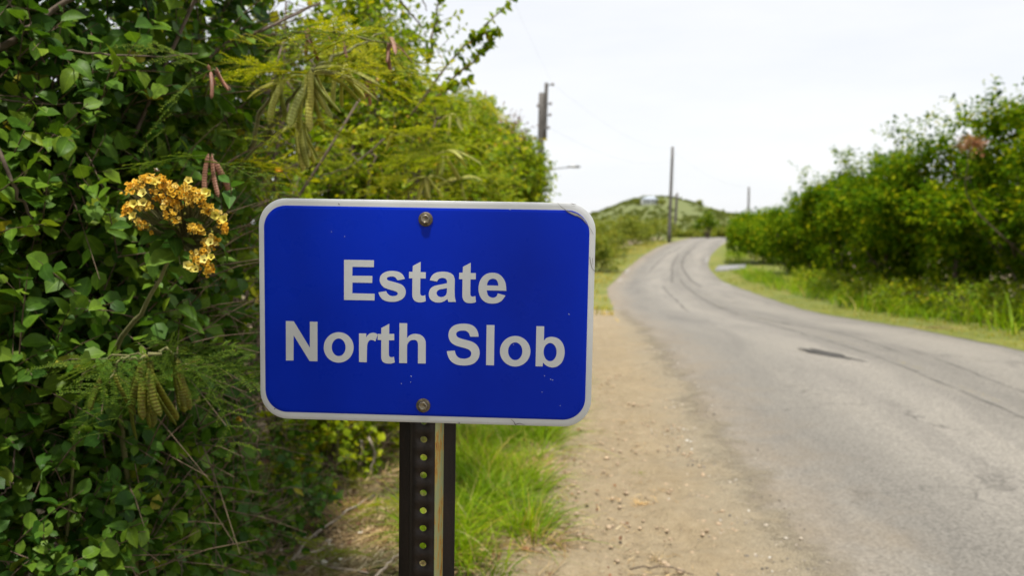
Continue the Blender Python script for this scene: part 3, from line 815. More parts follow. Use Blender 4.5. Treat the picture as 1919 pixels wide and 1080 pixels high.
for key in ['E', 's', 't1', 'a', 't2', 'e', 'N', 'o1', 'r', 't3', 'h', 'S', 'l', 'o2', 'b']:
    off, loops = GL[key]
    cu = bpy.data.curves.new('letter', 'CURVE'); cu.dimensions = '2D'; cu.fill_mode = 'BOTH'; cu.extrude = .0001
    for lp in loops:
        pts = outline_pts(lp, off); sp = cu.splines.new('POLY'); sp.points.add(len(pts) - 1); sp.use_cyclic_u = True
        for q, pt in zip(sp.points, pts): q.co = (pt[0], pt[1], 0, 1)
    tmp = bpy.data.objects.new('letter', cu); COL.objects.link(tmp)
    me = bpy.data.meshes.new_from_object(tmp.evaluated_get(bpy.context.evaluated_depsgraph_get()))
    bpy.data.objects.remove(tmp); bpy.data.curves.remove(cu)
    co = np.empty(len(me.vertices) * 3, np.float32); me.vertices.foreach_get('co', co); co = co.reshape(-1, 3).astype(float)
    co[:, 2] += .00062 + warp(co[:, 0], co[:, 1])
    me.vertices.foreach_set('co', sgm(co).astype(np.float32).ravel()); me.materials.clear(); me.materials.append(M['sign_white']); me.update()
    me.name = 'letter'
    obj('letter', me, plate)


def ribbon(name, pix, wid, mat, w=.0007):
    P = np.array([sg_inv(*q) for q in pix]); T = nrm(np.gradient(P, axis=0)); Nn = np.stack([-T[:, 1], T[:, 0]], -1)
    wd = np.broadcast_to(np.asarray(wid, float), (len(P),))[:, None]
    V = np.concatenate([P + Nn * wd / 2, P - Nn * wd / 2]); V = np.column_stack([V, np.full(len(V), w) + warp(V[:, 0], V[:, 1])])
    n = len(P); i = np.arange(n - 1)
    return obj(name, mesh_np(name, sgm(V), np.stack([i, i + n, i + n + 1, i + 1], -1), None, False, [mat]), plate)


cz = lambda L: [(1000 + x / 9, 360 + y / 9) for x, y in L]
ribbon('lifted_sheet', cz([(520, 295), (580, 328), (650, 358), (720, 378), (790, 420), (850, 470), (893, 525)]), [.0002, .0015, .0032, .0030, .0024, .0018, .0003], M['sheet_lift'], .0009)
ribbon('crack', cz([(405, 183), (430, 215), (465, 250), (530, 297), (590, 342), (640, 368), (700, 398), (760, 408), (815, 450), (862, 497), (905, 550), (935, 590), (975, 650), (1008, 718)]), [.0004, .0003, .0006, .0008, .0009, .0007, .0008, .0007, .0007, .0009, .0006, .0004, .0005, .0003], M['sheet_crack'], .0012)
ribbon('crack', cz([(560, 312), (640, 335), (700, 362), (745, 372), (800, 425), (880, 515)]), .0005, M['sheet_crack'], .0013)
ribbon('crack', cz([(625, 190), (665, 203), (720, 210)]), [.0002, .0010, .0002], M['sheet_crack'], .0008)
fz = lambda L: [(480 + x / 2.348, 360 + y / 2.348) for x, y in L]
ribbon('crack', fz([(1468, 285), (1472, 310), (1478, 335), (1490, 350)]), .0006, M['sheet_crack'])
ribbon('crack', fz([(1480, 290), (1482, 320)]), .0004, M['sheet_crack'])
ribbon('crack', fz([(1122, 1000), (1135, 1012), (1140, 1024), (1160, 1018), (1182, 1026)]), [.0004, .0009, .0016, .0008, .0004], M['sheet_crack'])
ribbon('crack', fz([(888, 1021), (894, 1016), (899, 1022)]), [.0003, .0016, .0003], M['sheet_crack'])
ribbon('crack', fz([(80, 957), (86, 951)]), .0014, M['sheet_crack'])
ribbon('crack', fz([(362, 50), (368, 56)]), .0012, M['sheet_crack'])
for q, w_ in [((640, 843), 4), ((683, 810), 5), ((681, 836), 3), ((1269, 808), 4), ((1296, 824), 5), ((1305, 827), 4), ((1258, 880), 3), ((1338, 940), 3), ((1376, 537), 5), ((332, 174), 4), ((390, 195), 3), ((1133, 671), 3), ((1117, 77), 5)]:
    ribbon('scratch', fz([(q[0] - w_ * .4, q[1] - w_ * .3), (q[0] + w_ * .4, q[1] + w_ * .5)]), .0009, M['speck'])

# post: rolled hat section with a punched web
m, nt, b = new_mat('rusty_steel'); p = objco(nt)
mp = nt.nodes.new('ShaderNodeMapping'); mp.inputs['Scale'].default_value = (60, 60, 5); nt.links.new(p, mp.inputs[0])
n1, n2 = noise(nt, 1, 5, .6, mp.outputs[0]), noise(nt, 240, 4, .7, p)
c = ramp(nt, n1, [(.35, (.010, .0075, .006)), (.6, (.021, .014, .010)), (.8, (.045, .024, .013))])
c = mixc(nt, ramp(nt, n2, [(.6, (0, 0, 0)), (.75, (.7, .7, .7))]), c, (.055, .022, .012))
nt.links.new(c, b.inputs['Base Color']); b.inputs['Roughness'].default_value = .62; b.inputs['Specular IOR Level'].default_value = .3
bump(nt, b, n2, .5, .0015); M['rusty'] = m
m, nt, b = new_mat('worn_green_paint'); p = objco(nt)
mp = nt.nodes.new('ShaderNodeMapping'); mp.inputs['Scale'].default_value = (160, 160, 34); nt.links.new(p, mp.inputs[0])
n1, n2 = noise(nt, 1, 6, .72, mp.outputs[0], .6), noise(nt, 12, 4, .6, p)
f = math_n(nt, 'ADD', math_n(nt, 'MULTIPLY', n1, .65), math_n(nt, 'MULTIPLY', n2, .35))
c = ramp(nt, f, [(.42, (.26, .30, .15)), (.51, (.31, .31, .13)), (.55, (.42, .24, .04)), (.61, (.26, .10, .02)), (.68, (.05, .018, .01))])
nt.links.new(c, b.inputs['Base Color']); b.inputs['Roughness'].default_value = .75; bump(nt, b, n1, .4, .001); M['green_paint'] = m

WEB, PIT, HR = .0318, .0254, .0049
vtop, vbot = .1496, -(1.43 + .45)
A = Acc(); V = []; Fq = []; Mi = []
hc = -.0008   # hole line
nst = int((vtop - vbot) / PIT)
v0 = .127274 + PIT / 2 - 0 * PIT
ks = 24
for q in range(nst):
    vc = .1276 - PIT * q; vt, vb = vc + PIT / 2, vc - PIT / 2
    b0 = len(V); ang = [2 * math.pi * i / ks + math.pi / 4 for i in range(ks)]
    for a in ang: V.append((hc + HR * math.cos(a), vc + HR * math.sin(a), 0))
    for a in ang:
        cx_, sy_ = math.cos(a), math.sin(a); s = max(abs(cx_), abs(sy_))
        V.append((hc + cx_ / s * WEB / 2, vc + sy_ / s * PIT / 2, 0))
    for i in range(ks):
        j = (i + 1) % ks; Fq.append((b0 + ks + i, b0 + ks + j, b0 + j, b0 + i)); Mi.append(0)
ve = .1276 + PIT / 2; vb = .1276 - PIT * (nst - 1) - PIT / 2
prof_r = [(hc + WEB / 2, 0), (hc + WEB / 2 + .0012, -.0006), (hc + WEB / 2 + .0030, -.0040), (hc + WEB / 2 + .0072, -.0255), (hc + WEB / 2 + .0085, -.0290), (hc + WEB / 2 + .0105, -.0302), (.0403, -.0308)]
prof_l = [(hc - WEB / 2, 0), (hc - WEB / 2 - .0012, -.0006), (hc - WEB / 2 - .0030, -.0040), (hc - WEB / 2 - .0072, -.0255), (hc - WEB / 2 - .0085, -.0290), (hc - WEB / 2 - .0105, -.0302), (-.0403, -.0308)]
for prf, sgn in ((prof_r, 1), (prof_l, -1)):
    vs = np.linspace(vb, ve, 60)
    b0 = len(V)
    for v in vs:
        for (u, w) in prf: V.append((u, v, w))
    k = len(prf)
    for r_ in range(len(vs) - 1):
        for i in range(k - 1):
            a, bb, cc, dd = b0 + r_ * k + i, b0 + r_ * k + i + 1, b0 + (r_ + 1) * k + i + 1, b0 + (r_ + 1) * k + i
            Fq.append((a, bb, cc, dd) if sgn > 0 else (b_ for b_ in (bb, a, dd, cc))); Mi.append(1 if (sgn > 0 and 0 <= i <= 3) else 0)
Fq = np.array([tuple(x) for x in Fq]); V = np.array(V); V[:, 2] -= .0022 + .0010
pm = mesh_np('post', sgm(V), Fq, None, False, [M['rusty'], M['green_paint']], Mi)
_bm = bmesh.new(); _bm.from_mesh(pm); bmesh.ops.remove_doubles(_bm, verts=_bm.verts, dist=.00015); _bm.to_mesh(pm); _bm.free()
post = obj('post', pm, SROOT)
so_ = post.modifiers.new('thickness', 'SOLIDIFY'); so_.thickness = .0026; so_.offset = -1

# bolts with washers
M['bolt'] = plain('bolt_zinc', (.23, .20, .15), .42, .75, var=.4, scale=300, bmp=.3)
M['washer'] = plain('washer_rust', (.13, .105, .07), .55, .6, var=.5, scale=260, bmp=.4)


def lathe(prof, k, hexa=False):
    V = []; Q = []
    for r_, w in prof:
        for i in range(k):
            a = 2 * math.pi * i / k
            V.append((r_ * math.cos(a), r_ * math.sin(a), w))
    for q in range(len(prof) - 1):
        for i in range(k): Q.append((q * k + i, q * k + (i + 1) % k, (q + 1) * k + (i + 1) % k, (q + 1) * k + i))
    return np.array(V), np.array(Q)


for (bx, by), rot in (((798, 411), .35), ((793.5, 760), .12)):
    c2 = sg_inv(bx, by); wz = float(warp(c2[0], c2[1]))
    V, Q = lathe([(.0067, .0012), (.0068, .0052), (.0060, .0064), (.0046, .0066), (.0044, .0063), (.00005, .0064)], 6)
    a = rot; Rz = np.array([[math.cos(a), -math.sin(a), 0], [math.sin(a), math.cos(a), 0], [0, 0, 1]])
    V = V @ Rz.T + [c2[0], c2[1], wz]
    bo = obj('bolt', mesh_np('bolt', sgm(V), Q, None, False, [M['bolt']]), SROOT)
    V, Q = lathe([(.0098, .0003), (.0098, .0016), (.0092, .0021), (.0072, .0025), (.0068, .0026), (.0002, .0026)], 28)
    obj('washer', mesh_np('washer', sgm(V + [c2[0], c2[1], wz]), Q, None, True, [M['washer']]), bo)

# ---------------------------------------------------------------- fronds and pods of the lead trees
def frond_mesh(name, mat, npair=6, nleaf=13, seed=0, ll=.052, droop=.25):
    r = np.random.default_rng(seed); A = Acc()
    y = np.linspace(0, 1, 9); rz = -droop * y * y
    A.tube(np.stack([y * 0, y, rz], -1), np.linspace(.010, .004, 9), 4)
    for q in range(npair):
        yb = .28 + .70 * q / (npair - 1); zb = -droop * yb * yb
        for s in (-1, 1):
            an = math.radians(r.uniform(48, 66) - 14 * q / npair); L = .42 * (1 - .25 * abs(q / (npair - 1) - .4)) * r.uniform(.9, 1.1)
            d = np.array([s * math.sin(an), math.cos(an), r.uniform(-.25, .12)]); d /= np.linalg.norm(d)
            t = np.linspace(0, 1, 6); P = np.array([0, yb, zb]) + d * (L * t)[:, None] + np.array([0, 0, -.18 * L]) * (t**2)[:, None]
            A.tube(P, np.linspace(.005, .0025, 6), 3, False)
            tt = np.linspace(.06, .98, nleaf)
            Pl = np.array([0, yb, zb]) + d * (L * tt)[:, None] + np.array([0, 0, -.18 * L]) * (tt**2)[:, None]
            side = nrm(np.cross(d, [0, 0, 1.]))
            for sg_ in (-1, 1):
                D = nrm(side * sg_ * .9 + d * .45 + np.array([0, 0, 1]) * r.uniform(-.25, .3, (nleaf, 1)) + r.normal(0, .08, (nleaf, 3)))
                wv = nrm(np.cross(D, [0, 0, 1.])) * ll * .16; e = D * (ll * r.uniform(.8, 1.1, (nleaf, 1)))
                Vv = np.stack([Pl, Pl + e * .5 - wv, Pl + e, Pl + e * .5 + wv], 1).reshape(-1, 3)
                A.add(Vv, None, np.arange(nleaf * 4).reshape(-1, 4))
    return A.mesh(name, [mat], smooth=False)


FR_B = [frond_mesh('frond', M['frond'], 6, 13, s, droop=d) for s, d in ((1, .2), (2, .45), (3, .75))]
FR_D = [frond_mesh('frond', M['frond_dark'], 6, 13, s, droop=d) for s, d in ((4, .2), (5, .45), (6, .75))]


def pod_mat(name, c1, c2, trans):
    m, nt, b = new_mat(name)
    uv = nt.nodes.new('ShaderNodeTexCoord').outputs['UV']; sp = nt.nodes.new('ShaderNodeSeparateXYZ'); nt.links.new(uv, sp.inputs[0])
    oi = nt.nodes.new('ShaderNodeObjectInfo')
    w = math_n(nt, 'ABSOLUTE', math_n(nt, 'SINE', math_n(nt, 'MULTIPLY', sp.outputs[1], 52.0)))
    ed = math_n(nt, 'MULTIPLY', math_n(nt, 'ABSOLUTE', sp.outputs[0]), 2.0)
    inner = math_n(nt, 'SUBTRACT', 1.0, math_n(nt, 'MULTIPLY', ed, ed), clamp=True)
    k = math_n(nt, 'MULTIPLY', math_n(nt, 'MULTIPLY', w, inner), .75)
    c = mixc(nt, k, c1, c2)
    c = mixc(nt, 1.0, c, ramp(nt, oi.outputs['Random'], [(0, (.7, .75, .7)), (1, (1.25, 1.15, 1.1))]), 'MULTIPLY')
    c = mixc(nt, 1.0, c, ramp(nt, noise(nt, 30, 3, .6, geo_pos(nt)), [(.3, (.75, .75, .75)), (.7, (1.2, 1.2, 1.2))]), 'MULTIPLY')
    nt.links.new(c, b.inputs['Base Color']); b.inputs['Roughness'].default_value = .42; bump(nt, b, w, .5, .002)
    t = nt.nodes.new('ShaderNodeBsdfTranslucent'); nt.links.new(c, t.inputs[0])
    ms = nt.nodes.new('ShaderNodeMixShader'); ms.inputs[0].default_value = trans
    nt.links.new(b.outputs[0], ms.inputs[1]); nt.links.new(t.outputs[0], ms.inputs[2])
    nt.links.new(ms.outputs[0], nt.nodes['Material Output'].inputs[0]); return m


M['pod'] = pod_mat('pod_green', (.56, .60, .15), (.34, .32, .05), .4)
M['pod_dark'] = pod_mat('pod_olive', (.22, .27, .03), (.16, .12, .015), .4)
M['pod_dry'] = pod_mat('pod_brown', (.42, .22, .15), (.26, .12, .085), .25)


def pod_mesh(mat, bend, seed):
    n = 18; t = np.linspace(0, 1, n)
    w = .066 * np.clip(np.minimum(t * 9, (1 - t) * 10), 0, 1)**.55; w[0] = .006; w[-1] = .006
    Y = t; Z = -bend * t * t; X = .05 * np.sin(t * 3 + seed)
    V = []; uv = []
    for i in range(n):
        th = .010 + .007 * abs(math.sin(t[i] * 52))
        tw = .35 * math.sin(seed * 2.1 + t[i] * 2)
        for (a, b_) in ((-1, 0), (-.5, 1), (.5, 1), (1, 0), (.5, -1), (-.5, -1)):
            xx, zz = a * w[i], b_ * th * min(1, w[i] / .03)
            V.append((X[i] + xx * math.cos(tw) - zz * math.sin(tw), Y[i], Z[i] + xx * math.sin(tw) + zz * math.cos(tw))); uv.append((a * .5, t[i]))
    Q = [(i * 6 + j, i * 6 + (j + 1) % 6, i * 6 + 6 + (j + 1) % 6, i * 6 + 6 + j) for i in range(n - 1) for j in range(6)]
    return mesh_np('pod', np.array(V), np.array(Q), uv, True, [mat])


PODS = {k: [pod_mesh(M[k], b_, s) for s, b_ in enumerate((.05, .18, .35, .6))] for k in ('pod', 'pod_dark', 'pod_dry')}


def put(name, me, parent, base, P, D, up, size, wide=1.0):
    D = nrm(np.asarray(D, float)); U = np.asarray(up, float); U = nrm(U - D * (U @ D)); s = np.cross(D, U); P = np.asarray(P) - base
    o = bpy.data.objects.new(name, me); COL.objects.link(o); o.parent = parent
    o.matrix_local = Matrix(((s[0] * size * wide, D[0] * size, U[0] * size, P[0]), (s[1] * size * wide, D[1] * size, U[1] * size, P[1]), (s[2] * size * wide, D[2] * size, U[2] * size, P[2]), (0, 0, 0, 1)))
    return o


def pod_bunch(tree, base, r, hub, n, mat, length, spread=.75, lean=(0, 0, 0)):
    for i in range(n):
        a = i * 2.4 + r.uniform(0, 1.2); sp_ = spread * r.uniform(.15, 1)
        D = np.array([math.cos(a) * sp_, math.sin(a) * sp_ * .8, -1]) + np.asarray(lean)
        out_ = r.random() < (.12 if mat == 'pod_dark' else .32)
        if out_: D = D + np.array([math.cos(a) * 1.1, math.sin(a) * .3, 1.15])
        put('pod', PODS[mat][3 if out_ else int(r.integers(3))], tree, base, hub + r.normal(0, .006, 3), D, np.array([math.cos(a * 3) * .6, -.9, 1.2 if out_ else math.sin(a * 2)]), length * r.uniform(.7, 1.1), 1.1)


def frond_set(tree, base, r, hub, n, ms, length, dirbias=(0, 0, 0), flat=.5):
    for i in range(n):
        a = r.uniform(0, 6.28)
        D = np.array([math.cos(a), math.sin(a) * .8, r.uniform(-.25, .5)]) + np.asarray(dirbias)
        put('frond', ms[int(r.integers(len(ms)))], tree, base, hub + r.normal(0, .015, 3), D, np.array([0, -.35, 1.]) + r.normal(0, .25, 3), length * r.uniform(.75, 1.15))


def lead_tree(label, base, limbs, hubs, ms, seed, flen=.2, nf=8, stem='twig_green', rad=.008):
    """limbs: polylines (world points); hubs: (point, n_fronds, n_pods, pod kind, pod length, lean)"""
    r = np.random.default_rng(seed); base = np.array([base[0], base[1], float(gz(base[1])) - .03])
    t = obj('lead_tree', None, loc=base, label=label, cat='tree', group='lead trees in the left hedge')
    A = Acc()
    for L in limbs:
        P = curve_pts(L, 14, .004, r); A.tube(P, np.linspace(rad, rad * .3, 14), 6)
    obj('trunk', A.mesh('trunk', [M[stem]], base), t)
    for h, nfr, npd, pk, pl, lean in hubs:
        h = np.asarray(h)
        frond_set(t, base, r, h, nfr, ms, flen)
        if npd: pod_bunch(t, base, r, h, npd, pk, pl, lean=lean)
    return t


# ---------------------------------------------------------------- left hedge
def left_clip(P):
    x, y, z = P[..., 0], P[..., 1], P[..., 2]
    near = np.linalg.norm(P - CAM, axis=-1)
    k = (near > 1.15) & (x < lx(y) - .75 + .25 * (z > 1.2))
    k &= ~((y < 1.75) & (x > -.62))                       # the space round the sign
    px, py, d = project(P)
    return k


def set_back(P):   # keeps the litter patch beside the post open
    x, y, z = P[..., 0], P[..., 1], P[..., 2]
    edge = np.interp(y, [2.0, 2.8, 3.4, 4.2, 5.0, 6.0, 7.0], [-.98, -.97, -.98, -.98, -.84, -.62, -.45])
    back = np.interp(y, [2.0, 2.6, 2.9, 3.4, 4.4, 4.9, 5.4], [0, 0, -.10, -.22, -.20, -.05, 0]) * np.clip((z - .25) / .3, 0, 1)
    return left_clip(P) & (x < edge + back + .06 * np.clip(z - .5, 0, 3) + .08)


def B(px, py, Y, r):   # blob: pixel / distance of the centre and its radii in metres
    return (at(px, py, Y), r)


bush('round_leaf_shrub', 'dark round-leaved shrub filling the upper left corner of the photo', (-1.7, 2.4),
     [B(60, 130, 2.3, (.5, .4, .55)), B(230, 60, 2.5, (.5, .4, .5)), B(120, 330, 2.4, (.55, .4, .5)), B(330, 190, 2.7, (.45, .35, .5)), B(-60, 300, 2.2, (.4, .4, .9)), B(400, 60, 3.0, (.45, .35, .4))],
     1700, 'leaf_round', .066, .98, 9, .32, picked=300, seed=11, clip=set_back, stems=9, stem_r=.012, gap=.45, gapscale=2.3)
bush('round_leaf_shrub', 'dark round-leaved shrub left of the sign below the yellow flowers', (-1.4, 2.3),
     [B(150, 560, 2.15, (.40, .35, .36)), B(350, 560, 2.3, (.34, .3, .36)), B(40, 700, 2.0, (.35, .35, .3)), B(300, 740, 2.35, (.35, .3, .28)), B(440, 640, 2.7, (.25, .3, .4)), B(-80, 560, 2.0, (.3, .4, .6))],
     1500, 'leaf_round', .058, 1.0, 9, .27, picked=300, seed=12, clip=set_back, stems=6, stem_r=.010, gap=.39)
bush('creeper', 'low leafy creeper in the bottom left corner of the photo', (-1.15, 2.3),
     [B(110, 960, 2.0, (.34, .3, .28)), B(280, 940, 2.35, (.34, .3, .28)), B(420, 900, 2.9, (.33, .3, .3)), B(60, 1080, 1.9, (.3, .3, .22)), B(330, 1040, 2.5, (.3, .3, .2)), B(470, 830, 3.2, (.3, .3, .3)), B(440, 960, 3.0, (.25, .25, .2)), B(530, 890, 3.8, (.3, .3, .2)), B(470, 1010, 3.1, (.2, .2, .12)), B(560, 930, 3.9, (.2, .2, .12))],
     1450, 'leaf_round', .053, .95, 9, .23, picked=300, seed=13, clip=set_back, stems=7, stem_r=.006, gap=.37, cat='creeper')
bush('hedge_shrub', 'leafy green shrub behind the left half of the sign top', (-1.6, 3.9),
     [B(450, 250, 3.2, (.5, .4, .5)), B(560, 330, 3.7, (.5, .45, .5)), B(480, 90, 3.6, (.55, .5, .5)), B(640, 240, 4.3, (.5, .5, .5)), B(560, 60, 4.0, (.5, .5, .6)), B(420, 420, 3.1, (.3, .4, .4))],
     1500, 'leaf_bright', .060, .95, 9, .30, picked=300, seed=14, clip=set_back, stems=9, stem_r=.014, gap=.40)
bush('hedge_shrub', 'leafy shrub whose base shows under the sign left of the post', (-1.5, 5.2),
     [B(560, 800, 4.6, (.5, .45, .45)), B(660, 780, 5.4, (.5, .5, .5)), B(500, 640, 4.2, (.4, .45, .5)), B(620, 600, 5.2, (.6, .5, .6)), B(740, 620, 6.2, (.6, .5, .8)), B(480, 820, 3.7, (.35, .35, .4)), B(600, 850, 4.7, (.35, .35, .22)), B(660, 830, 5.4, (.35, .35, .25))],
     1700, 'leaf_bright', .056, 1.2, 9, .26, picked=300, seed=15, clip=set_back, stems=8, stem_r=.012, gap=.40)
bush('hedge_tree', 'bright green hedge tree behind the middle of the sign top', (-1.4, 6.2),
     [B(640, 130, 5.6, (.45, .5, .5)), B(700, 270, 5.8, (.5, .5, .45)), B(590, 10, 5.6, (.45, .6, .6)), B(760, 340, 6.2, (.42, .5, .5)), B(700, 180, 6.0, (.35, .5, .35)), B(785, 270, 6.4, (.25, .4, .3)), B(820, 410, 6.8, (.4, .5, .5)), B(620, 300, 5.4, (.45, .5, .5))],
     2300, 'leaf_bright', .075, .85, 9, .26, tm=L_MED, seed=16, clip=left_clip, stems=8, stem_r=.022, gap=.36, cat='tree', picked=200)
bush('hedge_tree', 'olive green hedge tree behind the sign just left of its top right corner', (-.7, 9.3),
     [B(850, 330, 8.4, (.45, .6, .5)), B(868, 262, 9.0, (.32, .5, .4)), B(805, 270, 9.2, (.45, .6, .5)), B(905, 345, 9.6, (.4, .5, .5)), B(860, 430, 8.8, (.6, .6, .5)), B(770, 330, 8.6, (.5, .6, .6))],
     2400, 'leaf_bright', .09, .85, 8, .28, tm=L_LOW, seed=17, clip=left_clip, stems=7, stem_r=.03, gap=.34, cat='tree')
bush('hedge_tree', 'last bright hedge tree before the twin utility pole', (.0, 12.6),
     [B(950, 330, 11.6, (.5, .6, .55)), B(982, 345, 12.6, (.30, .5, .40)), B(925, 285, 12.2, (.42, .5, .38)), B(998, 335, 13.0, (.16, .4, .28)), B(930, 420, 11.8, (.7, .6, .6)), B(980, 420, 13.0, (.35, .5, .6)), B(893, 222, 12.2, (.22, .4, .22))],
     2600, 'leaf_bright', .10, .85, 8, .28, tm=L_LOW, seed=18, clip=left_clip, stems=7, stem_r=.03, gap=.32, cat='tree')
bush('dry_shrub', 'reddish brown dry shrub poking out of the hedge top', (-.6, 11.2),
     [B(895, 245, 10.6, (.28, .3, .38)), B(955, 250, 11.6, (.20, .3, .25)), B(890, 300, 10.4, (.3, .3, .3))],
     210, 'leaf_dry', .055, .7, 8, .3, tm=L_LOW, seed=19, clip=left_clip, stems=5, gap=.3)
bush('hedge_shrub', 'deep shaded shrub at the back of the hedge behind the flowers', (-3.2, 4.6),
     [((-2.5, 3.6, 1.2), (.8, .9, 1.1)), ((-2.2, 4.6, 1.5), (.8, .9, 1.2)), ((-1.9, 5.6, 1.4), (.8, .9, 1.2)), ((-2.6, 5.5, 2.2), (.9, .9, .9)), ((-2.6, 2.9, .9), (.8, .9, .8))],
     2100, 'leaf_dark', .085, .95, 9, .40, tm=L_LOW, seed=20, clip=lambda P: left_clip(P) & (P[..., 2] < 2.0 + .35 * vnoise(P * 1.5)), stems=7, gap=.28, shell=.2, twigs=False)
bush('hedge_shrub', 'tall back shrub of the left hedge beside the road', (-2.2, 8.0),
     [((-2.2, 7.4, 1.6), (.9, 1.1, 1.5)), ((-1.7, 9.2, 1.7), (.9, 1.2, 1.5)), ((-1.3, 11.0, 1.6), (.9, 1.2, 1.4)), ((-1.3, 7.2, .9), (.7, .8, .9)), ((-.6, 9.6, .9), (.6, .9, .9)), ((-.1, 11.8, .9), (.5, .8, .9))],
     2200, 'leaf_round', .085, .9, 9, .42, tm=L_LOW, seed=21, clip=left_clip, stems=7, gap=.28, shell=.2, twigs=False)
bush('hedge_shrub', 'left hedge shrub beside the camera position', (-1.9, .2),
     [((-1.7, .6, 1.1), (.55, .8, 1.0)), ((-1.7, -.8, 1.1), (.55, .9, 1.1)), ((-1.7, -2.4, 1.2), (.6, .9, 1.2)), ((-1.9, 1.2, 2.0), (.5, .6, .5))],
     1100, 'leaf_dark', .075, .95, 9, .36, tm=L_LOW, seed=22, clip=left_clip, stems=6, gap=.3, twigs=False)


bush('overhanging_tree', 'tree whose crown hangs over the left hedge and shades the sign', (-2.6, -.4),
     [((-.10, .25, 3.0), (.50, .5, .30)), ((-1.0, .55, 3.05), (.6, .6, .3)), ((-1.9, .9, 3.2), (.6, .6, .35)), ((.05, .45, 2.95), (.4, .35, .22)), ((-.45, .40, 3.0), (.4, .4, .22)), ((-2.4, -.6, 3.2), (.9, .9, .6)), ((-.5, -.2, 3.1), (.5, .5, .3))],
     1150, 'leaf_round', .085, .95, 9, .30, tm=L_LOW, seed=24, stems=8, stem_r=.05, gap=.22, cat='tree', shell=.1,
     clip=lambda P: (P[..., 2] > 2.5 + .25 * np.clip(P[..., 1] - 1.2, 0, 2)) & ((P[..., 0] * .043 + P[..., 1] * .187 < .099) | (P[..., 0] < -.75)) & (P[..., 1] < np.where(P[..., 0] > -1.35, .7, 1.6)))


# branch with small leaves standing out against the sky
def sky_branch(r):
    lines = [[at(760, 230, 4.6), at(830, 130, 4.6), at(880, 80, 4.55), at(925, 30, 4.5), at(965, -14, 4.5)], [at(830, 165, 4.6), at(880, 118, 4.55), at(905, 92, 4.5), at(918, 82, 4.5)],
             [at(800, 120, 4.7), at(815, 60, 4.7), at(822, 0, 4.7), at(826, -40, 4.7)], [at(880, 80, 4.55), at(900, 66, 4.5), at(935, 55, 4.45)], [at(800, 200, 4.6), at(845, 160, 4.5), at(880, 150, 4.45)]]
    fr = []
    for L in lines:
        P = curve_pts(L, 12)
        for i in range(11):
            n = 5
            t = r.random((n, 1)); p0 = P[i] * (1 - t) + P[i + 1] * t; T = nrm(P[i + 1] - P[i])
            D = nrm(T * .45 + r.normal(0, .7, (n, 3)) + np.array([0, 0, -.15])); Nn = r.normal(0, .6, (n, 3)) + np.array([0, -.3, .7]); Nn = nrm(Nn - D * (Nn * D).sum(-1, keepdims=True))
            fr.append([p0, D, Nn, .05 * r.uniform(.6, 1.2, n), r.uniform(.8, 1.1, n), r.uniform(0, .4, n), r.uniform(.1, .4, n)])
    return [[np.concatenate([f[k] for f in fr]) for k in range(7)], lines]


sb = bush('hedge_shrub', 'shrub with a leafy branch reaching up into the white sky', (-1.2, 5.1),
          [B(780, 190, 4.9, (.32, .35, .35)), B(740, 120, 5.0, (.35, .35, .4)), B(720, 300, 4.7, (.4, .35, .4)), B(820, 200, 4.8, (.2, .25, .25))],
          330, 'leaf_bright', .052, .95, 8, .24, picked=300, seed=23, clip=left_clip, extra=sky_branch, stems=4, gap=.38)
A = Acc(); r_ = np.random.default_rng(3)
for L in sky_branch(r_)[1]:
    A = Acc(); A.tube(curve_pts(L, 12, .006, r_), np.linspace(.008, .002, 12), 5); obj('branch', A.mesh('branch', [M['twig']], np.array(sb.location)), sb)

# bare limbs crossing the hedge
r_ = np.random.default_rng(4); bb = np.array([-1.5, 2.2, 0.0])
tt = obj('bare_shrub', None, loc=bb, label='bare grey branches running through the left hedge', cat='shrub')
for pts, rad in [([(-40, 120, 1.95), (40, 62, 1.95), (90, 25, 1.98), (165, -25, 2.0)], .010), ([(70, 92, 1.9), (180, 100, 1.95), (260, 104, 2.0), (370, 100, 2.1)], .003),
                 ([(-20, 260, 1.75), (15, 320, 1.75), (40, 375, 1.78), (70, 420, 1.85)], .0055), ([(0, 185, 1.9), (70, 195, 1.95), (200, 190, 2.0)], .0025),
                 ([(330, 140, 2.4), (430, 80, 2.5), (520, 40, 2.6), (600, 5, 2.8)], .007), ([(20, 900, 1.75), (40, 820, 1.8), (110, 800, 1.9), (160, 790, 1.95)], .0022),
                 ([(60, 960, 1.8), (40, 940, 1.8), (35, 890, 1.8)], .003), ([(150, 870, 2.0), (240, 890, 2.1), (280, 905, 2.15)], .002), ([(0, 930, 1.7), (25, 905, 1.72)], .002),
                 ([(735, -20, 3.9), (760, 15, 4.0), (790, 50, 4.1)], .006), ([(785, -20, 4.0), (800, 20, 4.1)], .004), ([(720, 260, 4.0), (660, 310, 3.9), (600, 330, 3.8)], .005),
                 ([(370, 960, 2.9), (365, 900, 2.95), (385, 860, 3.0)], .003), ([(490, 925, 3.3), (535, 915, 3.35), (575, 918, 3.5)], .003), ([(490, 950, 3.2), (530, 935, 3.3)], .0025)]:
    A = Acc(); A.tube(curve_pts([at(*q) for q in pts], 12, .003, r_), np.linspace(rad, rad * .55, 12), 6); obj('branch', A.mesh('branch', [M['bark']], bb), tt)
A = Acc()
A.tube(curve_pts([(-1.5, 2.2, -.05), (-1.45, 2.1, .7), at(-60, 240, 1.8)], 8), np.linspace(.016, .010, 8), 6)
obj('branch', A.mesh('branch', [M['bark']], bb), tt)

